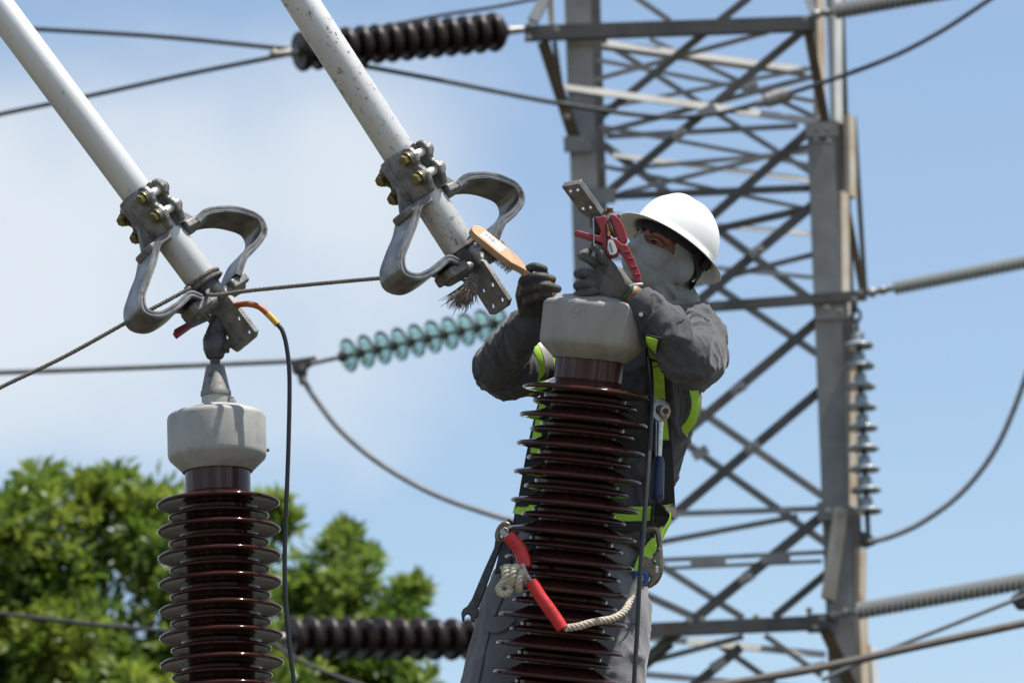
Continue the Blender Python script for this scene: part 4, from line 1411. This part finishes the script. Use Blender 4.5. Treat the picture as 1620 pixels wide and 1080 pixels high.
# --- hard hat
def hat_shell():
    V, Fc = [], []
    n = 72
    rings = []
    for i in range(15):                                  # dome, top to rim
        t = i / 14
        ang = t * math.pi / 2
        rings.append((math.sin(ang) ** .86, math.cos(ang) ** .92 if t < 1 else 0, 0))
    for k in range(4):
        rings.append((1, 0, (k + 1) / 4))
    for s_, z_, br in rings:
        for k in range(n):
            a = 2 * math.pi * k / n
            ca, sa = math.cos(a), math.sin(a)
            rf, rl = .121 * s_, .101 * s_
            f, l = rf * ca, rl * sa
            z = .122 * z_
            if br == 0:
                # ridges along the crown
                rg = math.exp(-(l / .012) ** 2) + .55 * math.exp(-((abs(l) - .042) / .009) ** 2)
                z += .0055 * rg * max(0, z_ - .25) / .75
            else:
                ext = .034 + .012 * max(0, ca) ** 2
                f += ext * br * ca; l += ext * br * sa
                z -= .017 * br ** 1.2 - .004 * br * max(0, ca)
            V.append(H(f - .006, l, z + .048))
    m = len(rings)
    for i in range(m - 1):
        for k in range(n):
            l = (k + 1) % n
            Fc.append((i * n + k, i * n + l, (i + 1) * n + l, (i + 1) * n + k))
    return V, Fc


hat = part('hard_hat', hat_shell(), MT['hat'], person, angle=180)
sd = hat.modifiers.new('thick', 'SOLIDIFY'); sd.thickness = .003; sd.offset = 1
part('headband',
     ([H(-.008 + .106 * k_ * math.cos(a), .088 * k_ * math.sin(a), z) for z in (.030, .062) for k_ in (1, .95) for a in np.linspace(0, 2 * math.pi, 49)[:-1]],
      [(r0 * 48 + k, r0 * 48 + (k + 1) % 48, r1 * 48 + (k + 1) % 48, r1 * 48 + k) for r0, r1 in ((0, 2), (3, 1), (1, 0), (2, 3)) for k in range(48)]), MT['hat_inner'], hat)
part('nape_strap', ribbon_strip(spline([H(.0, .089, .04), H(-.05, .083, .006), H(-.085, .050, -.012), H(-.100, 0, -.016), H(-.085, -.050, -.012), H(-.05, -.083, .006)], 5),
     [(p - H(-.01, 0, 0)).normalized() for p in spline([H(.0, .089, .04), H(-.05, .083, .006), H(-.085, .050, -.012), H(-.100, 0, -.016), H(-.085, -.050, -.012), H(-.05, -.083, .006)], 5)], .030, .004), MT['hat_inner'], hat)
part('nape_knob', cyl(H(-.100, 0, -.016), H(-.118, 0, -.016), .016, .014, 14), MT['hat_inner'], hat)
part('band_bracket', box(H(-.05, .093, .036), hf * .014, hl * .004, hu * .016), MT['hat_inner'], hat, smooth=False, bevel=.003)

# --- shirt
chest = [tube(spline([at(925, 860, 11.45), at(935, 800, 11.445), at(955, 730, 11.43), at(978, 655, 11.415), at(1000, 585, 11.405), at(1030, 535, 11.395), at(1058, 505, 11.375)], 4),
              [(.180, .122)] * 4 + [(.178, .122)] * 4 + [(.184, .128)] * 4 + [(.190, .132)] * 4 + [(.180, .125)] * 4 + [(.125, .10)] * 4 + [(.066, .066)], 28, hint=RT)]
sl_l = tube(spline([at(1030, 545, 11.39), at(1088, 531, 11.31), at(1101, 548, 11.17), at(1101, 573, 11.02), at(1076, 556, 10.955), at(1044, 515, 10.935), at(1012, 480, 10.922)], 5),
            [.095] * 3 + [.085] * 6 + [.072] * 6 + [.066] * 6 + [.060] * 5 + [.052] * 4 + [.045], 22)
sl_r = tube(spline([at(985, 570, 11.42), at(920, 566, 11.465), at(850, 576, 11.41), at(785, 586, 11.325), at(795, 560, 11.275), at(818, 535, 11.215), at(838, 512, 11.172)], 5),
            [.09] * 4 + [.082] * 6 + [.070] * 5 + [.058] * 6 + [.052] * 5 + [.046] * 4 + [.036], 22)
V, Fc, N_ = remesh_geo(join(*(chest + [sl_l, sl_r])), .0055, 6, .5)
V = wrinkle(V, N_, .0135, 10, 24)
shirt = part('shirt', (V, Fc), MT['shirt'], person, angle=180)
# cuffs, collar, pocket
part('cuff', tube([at(1026, 496, 10.928), at(1017, 487, 10.924), at(1005, 475, 10.920), at(1004, 474, 10.920)], [.049, .050, .047, .042], 24, cap=False), MT['shirt'], shirt, angle=60)
part('cuff_button', cyl(at(1014, 497, 10.876), at(1014, 497, 10.870), .0055), MT['stud_metal'], shirt)
part('cuff', tube([at(829, 523, 11.19), at(835, 515, 11.178), at(841, 506, 11.168), at(841, 505.5, 11.168)], [.040, .041, .039, .034], 24, cap=False), MT['shirt'], shirt, angle=60)
ring = []
for k in range(25):
    a = 2 * math.pi * k / 24
    ring.append(at(1062, 500, 11.36) + RT * (.072 * math.cos(a)) + FW * (.066 * math.sin(a)) + UP * (.012 * math.cos(a) + .012 * math.sin(a)))
part('collar', ribbon_strip(ring, [(p - at(1062, 500, 11.36)).normalized() + UP * .35 for p in ring], .042, .004), MT['shirt'], shirt, angle=80)
# arm bands: lime tape with a grey reflective strip
for ctr, d, rr in ((at(842, 577, 11.40), (at(920, 566, 11.465) - at(785, 586, 11.325)).normalized(), .0765),):
    ab = part('armband', tube([ctr - d * .036, ctr - d * .034, ctr + d * .034, ctr + d * .036], [rr - .003, rr, rr, rr - .003], 36, cap=False), MT['lime'], shirt, angle=60)
    part('reflective_strip', tube([ctr - d * .014, ctr - d * .0138, ctr + d * .0138, ctr + d * .014], [rr, rr + .0015, rr + .0015, rr], 36, cap=False), MT['reflective'], ab, angle=60)

# --- trousers
pel = tube(spline([at(938, 800, 11.45), at(920, 870, 11.455), at(903, 930, 11.46), at(892, 990, 11.46)], 4), [(.158, .112)] * 4 + [(.182, .125)] * 4 + [(.205, .138)] * 4 + [(.200, .135)], 28, hint=RT)
tl = tube(spline([at(950, 930, 11.44), at(955, 990, 11.43), at(950, 1110, 11.40), KNL, at(940, 1400, 11.42), at(936, 1496, 11.44)], 4), [.112] * 5 + [.108] * 4 + [.095] * 4 + [.082] * 4 + [.072] * 4, 22)
tr_ = tube(spline([at(850, 930, 11.46), at(826, 985, 11.47), at(798, 1110, 11.44), KNR, at(770, 1400, 11.44), at(770, 1496, 11.46)], 4), [.115] * 5 + [.112] * 4 + [.097] * 4 + [.083] * 4 + [.072] * 4, 22)
V, Fc, N_ = remesh_geo(join(pel, tl, tr_), .0075, 5, .5)
V = wrinkle(V, N_, .011, 6, 15)
trs = part('trousers', (V, Fc), MT['trousers'], person, angle=180)
TV, TF = V, Fc
bvh_t = BVHTree.FromPolygons(V, Fc)
bvh_s = BVHTree.FromPolygons([MWD[person.name] @ v.co for v in shirt.data.vertices], [tuple(p.vertices) for p in shirt.data.polygons])


def on_cloth(px, py, off=.004):
    """first point of shirt or trousers met from the viewing side at that picture position"""
    d = (at(px, py, 12) - CAM).normalized()
    best = None
    for bv in (bvh_s, bvh_t):
        h = bv.ray_cast(CAM, d)
        if h[0] is not None and (best is None or h[3] < best[2]):
            best = (h[0], h[1], h[3])
    if best is None:
        return at(px, py, 11.33), -FW
    n = best[1] if best[1].dot(d) < 0 else -best[1]
    n = (n * .6 - FW * .4).normalized()
    return best[0] + n * off, n


def cloth_strap(name, pts, w, m, parent, off=.005, th=.003, n=6):
    sm = spline(pts, n)
    P_, N2_ = zip(*[on_cloth(x, y, off) for x, y in sm])
    P_ = list(P_)
    P_ = [p + n_ * .006 for p, n_ in zip(P_, N2_)] if w > .01 else P_
    N2_ = list(N2_)
    for _ in range(6 if w > .01 else 2):
        N2_ = [N2_[0]] + [(N2_[i - 1] + N2_[i] * 2 + N2_[i + 1]).normalized() for i in range(1, len(N2_) - 1)] + [N2_[-1]]
        P_ = [P_[0]] + [(P_[i - 1] + P_[i] * 2 + P_[i + 1]) / 4 for i in range(1, len(P_) - 1)] + [P_[-1]]
    return part(name, ribbon_strip(P_, list(N2_), w, th), m, parent, smooth=True, angle=50)


# pocket seam lines and side pockets on the trousers
cloth_strap('pocket_flap', [(770, 985), (790, 990), (808, 972)], .040, MT['trousers'], trs, .003, .004)
cloth_strap('seam', [(800, 935), (775, 1000), (758, 1080)], .004, MT['shirt'], trs, .001, .002)
cloth_strap('seam', [(985, 985), (1000, 986), (1012, 985)], .003, MT['shirt'], trs, .001, .002)

# stitched seams on the shirt
for pts in ([(1030, 487), (1022, 500), (1012, 512)], [(1034, 491), (1026, 504), (1016, 516)], [(1018, 490), (1045, 522), (1075, 556)], [(1072, 508), (1100, 498), (1122, 508)],
            [(1085, 560), (1075, 548), (1062, 546)], [(800, 512), (815, 522), (826, 532)], [(800, 516), (790, 545), (778, 570)]):
    cloth_strap('seam', pts, .0024, MT['shirt'], shirt, .0030, .0016, 10)

# --- gloves
Vl, Fl, Nl = remesh_geo(join(*hand_geo(fl, palm_l, .0118)), .0030, 3, .5)
gl_ = part('glove', (Vl, Fl), MT['glove'], person, angle=180)
gl_.data.materials.append(MT['knit'])
for p in gl_.data.polygons:
    c = MWD[person.name] @ p.center
    d = c - at(960, 440, 10.895)
    if d.dot(RT) > -.008 + .010 * d.dot(UP) / .03:
        p.material_index = 1
part('glove_hem', tube(ats([(987.5, 458, 10.915), (990, 460, 10.917), (991.5, 461.2, 10.918)]), [.0335, .0345, .033], 24, cap=False), MT['green_cuff'], gl_)
Vr, Fr, Nr = remesh_geo(join(*hand_geo(fr_, palm_r, .0124)), .0030, 3, .5)
gr_ = part('glove', (Vr, Fr), MT['glove_dirty'], person, angle=180)

# --- harness
hv = part('harness_buckle', box(on_cloth(1042, 590, .012)[0], RT * .018, UP * .010, FW * .004), MT['webbing'], person, smooth=False, bevel=.002)
for name, pts, w, m, off in (
    ('harness_strap', [(1034, 528), (1037, 570), (1041, 640), (1046, 720), (1050, 800)], .050, 'webbing', .006),
    ('harness_stripe', [(1035, 532), (1038, 570), (1042, 640), (1046, 700)], .030, 'lime', .0105),
    ('harness_strap', [(885, 590), (866, 650), (850, 720), (836, 800)], .050, 'webbing', .006),
    ('harness_stripe', [(878, 600), (862, 660), (850, 715)], .026, 'lime', .0105),
    ('chest_strap', [(872, 690), (950, 700), (1042, 700)], .040, 'webbing', .008),
    ('waist_belt', [(822, 812), (870, 818), (940, 822), (1000, 820), (1040, 812), (1054, 806)], .062, 'webbing', .008),
    ('belt_stripe', [(822, 803), (870, 810), (930, 814), (1000, 813), (1038, 807), (1052, 800)], .036, 'lime', .0125),
    ('leg_strap', [(1040, 838), (1018, 870), (1004, 905)], .034, 'lime', .012),
    ('leg_strap', [(818, 830), (806, 870), (800, 905)], .045, 'webbing', .008),
):
    cloth_strap(name, pts, w, MT[m], person, off)
# loose loop of lime webbing behind the left side
lp = spline(ats([(1096, 612, 11.33), (1100, 640, 11.34), (1094, 664, 11.35), (1079, 684, 11.36)]), 6)
part('harness_loop', ribbon_strip(lp, [(-FW * .8 + RT * .5).normalized()] * len(lp), .026, .003), MT['lime'], person, angle=60)
lp = spline(ats([(1056, 806, 11.34), (1061, 818, 11.33), (1050, 842, 11.32), (1038, 866, 11.31)]), 6)
part('webbing_tail', ribbon_strip(lp, [(-FW * .4 + RT * .9).normalized()] * len(lp), .014, .002), MT['lime'], person, angle=60)
for c_, r_ in ((on_cloth(1046, 700, .02)[0], .011),):
    part('strap_keeper', box(c_, RT * .02, UP * .008, FW * .004), MT['webbing'], person, smooth=False, bevel=.002)
part('tool_pouch', tube(spline([at(862, 835, 11.33), at(852, 858, 11.32), at(848, 880, 11.33)], 4), [(.03, .02)] * 9, 14, hint=RT, rnd=True), MT['webbing'], person)

# --- boots
for an, nm in ((ANL, 1), (ANR, -1)):
    gz = wz
    an2 = V3((an.x, an.y, gz))
    up_ = V3((0, 0, 1))
    geo = join(tube([an2 + V3((0, .01, .20)), an2 + V3((0, .01, .12)), an2 + V3((0, .0, .06)), an2 + V3((0, -.005, .035))], [(.055, .06), (.052, .055), (.048, .06), (.045, .06)], 18, hint=(1, 0, 0), rnd=True),
               tube([an2 + V3((0, .05, .042)), an2 + V3((0, -.04, .045)), an2 + V3((0, -.12, .038)), an2 + V3((0, -.17, .030))], [(.040, .036), (.046, .040), (.049, .034), (.040, .026)], 18, hint=(1, 0, 0), rnd=True))
    Vb, Fb, _ = remesh_geo(geo, .006, 3, .5)
    bo = part('boot', (Vb, Fb), MT['boot'], person, angle=180)
    part('sole', box(an2 + V3((0, -.058, .008)), V3((.046, 0, 0)), V3((0, .135, 0)), V3((0, 0, .008))), MT['black_rubber'], bo, smooth=False, bevel=.006)

# steel platform he stands on
pf = thing('work_platform', 'grey steel work platform under the worker boots below the picture', 'platform', V3((ANL.x - .12, 11.75, 0)))
part('deck', box(V3((ANL.x - .12, 11.78, wz - .02)), V3((.55, 0, 0)), V3((0, .46, 0)), V3((0, 0, .019))), MT['frame_paint'], pf, smooth=False, bevel=.004)
for dx in (-.48, .48):
    for dy in (-.38, .38):
        part('post', box(V3((ANL.x - .12 + dx, 11.78 + dy, (wz - .04) / 2)), V3((.04, 0, 0)), V3((0, .04, 0)), V3((0, 0, (wz - .04) / 2))), MT['frame_paint'], pf, smooth=False, bevel=.004)

# ------------------------------------------------------------------ wire brush in his right hand
Bd = (at(831, 424, 11.055) - at(748, 357, 11.05)).normalized()
mm = (RT * .62 + UP * .78); mm = (mm - Bd * mm.dot(Bd)).normalized()
aw = (FW - Bd * FW.dot(Bd) - mm * FW.dot(mm)).normalized()
be = (mm * .46 + aw * .89).normalized()
bn = Bd.cross(be); bn = bn if bn.dot(FW) < 0 else -bn
bo_ = at(745.5, 361, 11.048)
brush = thing('wire_brush', 'wooden wire brush with a white sticker held in the worker right hand', 'brush', bo_)
outl = []
Lb = .172
for k in range(13):
    a = math.pi / 2 + math.pi * k / 12
    outl.append((.024 + .024 * math.cos(a), .028 * math.sin(a)))
outl += [(.10, -.028), (.135, -.025), (.158, -.014), (.172, -.0085), (.205, -.0075), (.262, -.0085), (.268, -.006), (.268, .006), (.262, .0085), (.205, .0075), (.172, .0085), (.158, .014), (.135, .025), (.10, .028)]
Bp = lambda x, y, z: bo_ + Bd * x + be * y + bn * z
part('handle', prism([Bp(x, y, -.009) for x, y in outl], bn * .018), MT['wood'], brush, smooth=False, bevel=.003, seg=3)
stk = part('sticker', prism([Bp(.030, -.019, .0092), Bp(.096, -.019, .0092), Bp(.096, .019, .0092), Bp(.030, .019, .0092)], bn * .0004), MT['white_plastic'], brush, smooth=False)
rb = random.Random(2)
x = .037
gs = []
for i in range(9):
    w_ = rb.choice((.0008, .0012, .002))
    gs.append(box(Bp(x, .004, .0098), Bd * w_ / 2, be * .009, bn * .0002)); x += w_ + rb.uniform(.0012, .0022)
part('barcode', join(*gs), MT['ink'], stk, smooth=False)
gs = []
for i, (x, y, l) in enumerate(((.060, .008, .010), (.062, .002, .014), (.060, -.004, .008), (.082, -.009, .006), (.078, .009, .010))):
    gs.append(box(Bp(x + l / 2, y, .0098), Bd * l / 2, be * .0009, bn * .0002))
part('print_line', join(*gs), MT['ink'], stk, smooth=False)
gs = []
for i in range(24):
    for j in range(5):
        for k in range(3):
            x = .012 + i * .0056 + rb.gauss(0, .0008); y = -.016 + j * .008 + rb.gauss(0, .001)
            gs.append(tube([Bp(x, y, -.0085), Bp(x + rb.gauss(0, .0012), y + rb.gauss(0, .0012), -.026 - rb.uniform(0, .003))], [.0006, .0005], 4))
bb = part('bristles', join(*gs), MT['wire_bristle'], brush, smooth=False)
bb['kind'] = 'stuff'

# ------------------------------------------------------------------ red grounding clamp on the right stud
RC = thing('grounding_clamp', 'red spring grounding clamp gripping the stud under the worker left hand', 'clamp', at(950, 400, 10.8600))
zc = lambda pts: [(890 + x / 6.75, 320 + y / 6.75) for x, y in pts]


def cl_part(name, pts, Y, th, m, parent=RC, bevel=.003):
    return part(name, prism(ats(zc(pts), Y), (0, th, 0)), m, parent, smooth=False, bevel=bevel, seg=3)


jl = cl_part('left_jaw', [(345, 165), (400, 150), (440, 140), (470, 150), (478, 400), (475, 560), (470, 578), (430, 575), (440, 470), (425, 440), (330, 405), (328, 340), (395, 352), (405, 300), (360, 200)], 10.8550, .03, MT['red_plastic'])
cl_part('lever', [(126, 312), (140, 296), (165, 298), (345, 350), (420, 372), (420, 425), (330, 408), (150, 350), (124, 342)], 10.8600, .022, MT['red_plastic'], RC)
jr = cl_part('right_jaw', [(498, 140), (520, 125), (560, 132), (610, 175), (650, 240), (680, 330), (695, 395), (660, 440), (625, 438), (590, 385), (560, 300), (520, 200)], 10.8500, .03, MT['red_plastic'])
cl_part('jaw_tip', [(565, 165), (585, 125), (612, 120), (620, 150), (600, 185)], 10.8520, .02, MT['red_plastic'], jr)
cl_part('handle', [(478, 395), (520, 375), (575, 390), (630, 440), (690, 450), (730, 530), (775, 620), (805, 700), (835, 770), (836, 850), (800, 862), (762, 835), (735, 740), (690, 650), (640, 560), (600, 500), (590, 555), (540, 580), (490, 575)], 10.8450, .028, MT['red_plastic'], RC)
for (x, y) in ((690, 535), (725, 605), (762, 695), (795, 775)):
    cl_part('grip_ridge', [(x - 32, y - 12), (x + 30, y - 22), (x + 36, y - 2), (x - 26, y + 10)], 10.8410, .03, MT['red_plastic'], RC, .002)
lg = cl_part('badge', [(482, 420), (500, 402), (535, 405), (560, 450), (580, 510), (575, 545), (535, 562), (505, 555), (485, 500)], 10.8430, .006, MT['white_plastic'], RC, .001)
for i, (x, y) in enumerate(((504, 440), (508, 458), (512, 476), (517, 494), (522, 512), (527, 528))):
    cl_part('badge_print', [(x - 7, y - 6), (x + 10, y - 9), (x + 12, y + 1), (x + 3, y + 2), (x + 6, y + 6), (x - 5, y + 7)], 10.8422, .002, MT['ink'], lg, 0)
for sgn, pts in ((0, [(478, 165), (497, 165), (520, 240), (560, 330), (575, 352), (545, 352), (505, 300), (485, 240)]), (1, [(470, 230), (486, 240), (500, 300), (520, 360), (478, 372)])):
    cl_part('copper_jaw', pts, 10.8480 if sgn else 10.8520, .03, MT['copper_jaw'], RC, .0015)
part('jaw_bolt', hexbolt(at(890 + 505 / 6.75, 320 + 100 / 6.75, 10.8700), UP, .008, .010), MT['copper_jaw'], RC, angle=20)
part('jaw_bolt', hexbolt(at(890 + 462 / 6.75, 320 + 118 / 6.75, 10.8700), UP, .006, .008), MT['copper_jaw'], RC, angle=20)
part('spring_block', box(at(890 + 370 / 6.75, 320 + 250 / 6.75, 10.8750), RT * .009, UP * .022, FW * .012), MT['black_rubber'], RC, smooth=False, bevel=.003)
part('stop_wire', tube(spline(ats([(938.5, 345), (939.5, 365), (940, 388), (944, 386)], 10.8520), 4), .0014, 6), MT['tool_steel'], RC)
part('tie', tube(spline(ats([(996, 452, 10.8350), (1006, 449.5, 10.8300), (1017, 449, 10.8350)]), 4), [(.0026, .0012)] * 9, 6), MT['white_plastic'], RC)
part('copper_cable', tube(spline(ats([(955, 425, 11.02), (975, 455, 11.10), (1006, 505, 11.14), (1024, 550, 11.11), (1031, 610, 11.0), (1028, 700, 10.92), (1021, 800, 10.88), (1013, 900, 10.87), (1008, 1000, 10.87), (1003, 1090, 10.87), (1000, 1300, 10.87), (1010, 1700, 10.87), (1030, 2200, 10.87)]), 8), .0056, 12), MT['black_rubber'], RC)

# ------------------------------------------------------------------ ratchet wrench hanging from the harness
YR = 11.17
rw = thing('ratchet_wrench', 'ratchet wrench with silver head and blue grip hanging on the worker harness', 'wrench', at(1044, 640, YR))
part('head', prism([at(1045 + 15 * math.cos(a) * (1 - .12 * math.sin(a)), 648 - 19 * math.sin(a), YR) for a in np.linspace(0, 2 * math.pi, 29)[:-1]], (0, .014, 0)), MT['tool_steel'], rw, smooth=False, bevel=.003)
part('drive_ring', cyl(at(1045, 648, YR - .006), at(1045, 648, YR + .002), .012), MT['hardware'], rw)
sk = part('socket', tube([at(1045, 648, YR), at(1053, 650, YR - .035), at(1053.2, 650, YR - .036), at(1052, 650, YR - .030)], [.011, .0135, .0095, .0085], 18), MT['tool_steel'], rw, angle=30)
part('socket_bore', tube([at(1053.4, 650, YR - .0365), at(1052.6, 650, YR - .033)], [.0085, .0085], 6), MT['hardware'], sk, smooth=False)
part('shaft', tube(ats([(1044, 664), (1043, 690), (1042, 728)], YR + .006), [(.0095, .004), (.0085, .004), (.007, .004)], 10, hint=RT), MT['tool_steel'], rw, bevel=0)
part('grip', tube(ats([(1042, 722), (1042, 730), (1041, 750), (1040, 775), (1040, 788), (1040, 792)], YR + .006), [.010, .0145, .0155, .0165, .0165, .012], 18), MT['blue_grip'], rw)
part('hang_cord', tube(spline(ats([(1040, 792, YR), (1033, 800, YR), (1031, 830, YR + .01), (1034, 850, YR + .02)]), 5), .0035, 8), MT['webbing'], rw)

# ------------------------------------------------------------------ spanner at his right hip
YS = 11.22
sp_ = thing('open_end_spanner', 'dark open-end spanner hanging at the left of the worker hip', 'spanner', at(780, 900, YS))
zs = lambda pts: [(720 + x / 5.683, 820 + y / 5.683) for x, y in pts]
part('shaft', prism(ats(zs([(372, 110), (400, 160), (440, 180), (300, 560), (215, 790), (180, 830), (130, 800), (110, 780), (150, 720), (250, 480), (350, 260)]), YS), (0, .008, 0)), MT['tool_dark'], sp_, smooth=False, bevel=.003)
part('open_jaw', prism(ats(zs([(150, 745), (205, 790), (215, 850), (205, 885), (180, 890), (175, 930), (160, 925), (140, 915), (138, 880), (125, 858), (100, 858), (86, 880), (84, 925), (62, 915), (54, 850), (70, 810), (105, 785)]), YS - .001), (0, .010, 0)), MT['tool_dark'], sp_, smooth=False, bevel=.002)
rg = [at(720 + (435 + 52 * math.cos(a)) / 5.683, 820 + (125 + 70 * math.sin(a) - 30 * math.cos(a)) / 5.683, YS) for a in np.linspace(0, 2 * math.pi, 25)[:-1]]
part('ring_end', tube(rg, [(.0075, .0055)] * 24, 10, closed=True), MT['hook_steel'], sp_)

# ------------------------------------------------------------------ positioning lanyard round the column
YLn = 10.90
ln_ = thing('positioning_lanyard', 'white rope lanyard with red sleeves and steel hook looped before the leaning column', 'lanyard', at(880, 960, YLn))
zl5 = lambda pts, Y: [(700 + x / 3.6, 780 + y / 3.6, Y) for x, y in pts]


def sleeve(pts, r0, seed):
    sm = spline(ats(pts), 10)
    rr = [(r0 * (1 + .05 * nz3(p, 40, seed)), r0 * (1 + .07 * nz3(p, 55, seed + 3))) for p in sm]
    return tube(sm, rr, 20)


part('red_sleeve', sleeve(zl5([(375, 240), (405, 275), (440, 320), (460, 375), (465, 420)], YLn + .02), .0168, 0), MT['red_sleeve'], ln_)
part('red_sleeve', sleeve(zl5([(505, 500), (550, 575), (610, 660), (655, 725), (685, 770)], YLn - .01), .0155, 3), MT['red_sleeve'], ln_)
core = spline(ats(zl5([(455, 405), (475, 460), (510, 510)], YLn + .005)), 5)
part('rope_core', twisted(core, .007, 3, .022), MT['rope_white'], ln_, angle=180)
kn = []
kc2 = ats(zl5([(395, 470)], YLn - .005))[0]
for i in range(120):
    u_ = i / 119
    t = u_ * 2 * math.pi * 3.2 + .6
    rad_ = .0175 + .003 * math.sin(t * .5 + 1)
    kn.append(kc2 + RT * (-.022 + .052 * u_ + .004 * math.sin(t)) + UP * (rad_ * 1.25 * math.cos(t) + .004 * math.sin(5 * u_) - .008 * u_) + FW * (rad_ * math.sin(t)))
kn += [kc2 + RT * .024 - UP * .006 + FW * .01, kc2 + RT * .0 - UP * .008 - FW * .014, kc2 - RT * .026 - UP * .016 - FW * .012]
kn = spline(kn, 2)
part('knot', twisted(kn, .0098, 3, .030, 7, .004), MT['rope_white'], ln_, angle=180)
ey_ = [ats(zl5([(352, 545)], YLn - .012))[0] + RT * (.0135 * math.cos(a)) + UP * (.012 * math.sin(a)) + FW * .004 * math.sin(a) for a in np.linspace(0, 2 * math.pi, 40)]
part('rope_eye', twisted(ey_, .0092, 3, .030, 7, .004), MT['rope_white'], ln_, angle=180)
rp_ = spline(ats([(893, 993, YLn - .01), (915, 990, YLn), (940, 983, YLn + .01), (968, 978, YLn + .03), (988, 966, YLn + .06), (998, 946, YLn + .10), (1003, 928, YLn + .14), (1012, 914, YLn + .16)]), 8)
part('rope', twisted(rp_, .0098, 3, .034, 8, .004), MT['rope_white'], ln_, angle=180)
# a second leg goes back round the column on the far side
bk = spline(ats([(806, 850, YLn + .03), (796, 842, YLn + .12), (800, 838, 11.25)]), 6)
part('rope', twisted(bk, .0085, 3, .03, 6, .004), MT['rope_white'], ln_, angle=180)
# hook
zh = lambda pts: [(960 + x / 3.179, 600 + y / 3.179) for x, y in pts]
YH = 11.08
hk = part('snap_hook', tube(spline(ats([(1016, 856), (1017, 843), (1026, 836), (1038, 838), (1042, 850), (1044, 870), (1045, 890), (1044, 906), (1036, 920), (1026, 924)], YH), 5), .0070, 12), MT['hook_steel'], ln_)
part('gate_plate', prism(ats(zh([(165, 895), (195, 885), (225, 905), (255, 840), (276, 845), (272, 970), (262, 1000), (230, 1040), (205, 1045), (228, 985), (210, 968), (175, 962)]), YH - .010), (0, .018, 0)), MT['hook_steel'], ln_, smooth=False, bevel=.003)
for (x, y) in ((182, 942), (240, 918), (258, 855)):
    px_, py_ = zh([(x, y)])[0]
    part('rivet', ellipsoid(at(px_, py_, YH - .011), RT * .0045, UP * .0045, FW * .003, 12, 6), MT['hook_steel'], hk)
part('slot', box(at(*zh([(252, 955)])[0], YH - .011), RT * .0035, UP * .008, FW * .001), MT['white_plastic'], hk, smooth=False, bevel=.001)
th_ = at(*zh([(195, 1000)])[0], YH - .004)
part('thimble_ring', tube([th_ + RT * (.0155 * math.cos(a)) + UP * (.0155 * math.sin(a)) for a in np.linspace(0, 2 * math.pi, 25)[:-1]], .0045, 8, closed=True), MT['hook_steel'], ln_)
part('blue_thimble', tube([th_ + RT * (-.012 + .015 * math.cos(a)) + UP * (.004 + .011 * math.sin(a)) for a in np.linspace(0, 2 * math.pi, 25)[:-1]], .0058, 8, closed=True), MT['blue_thimble'], ln_)
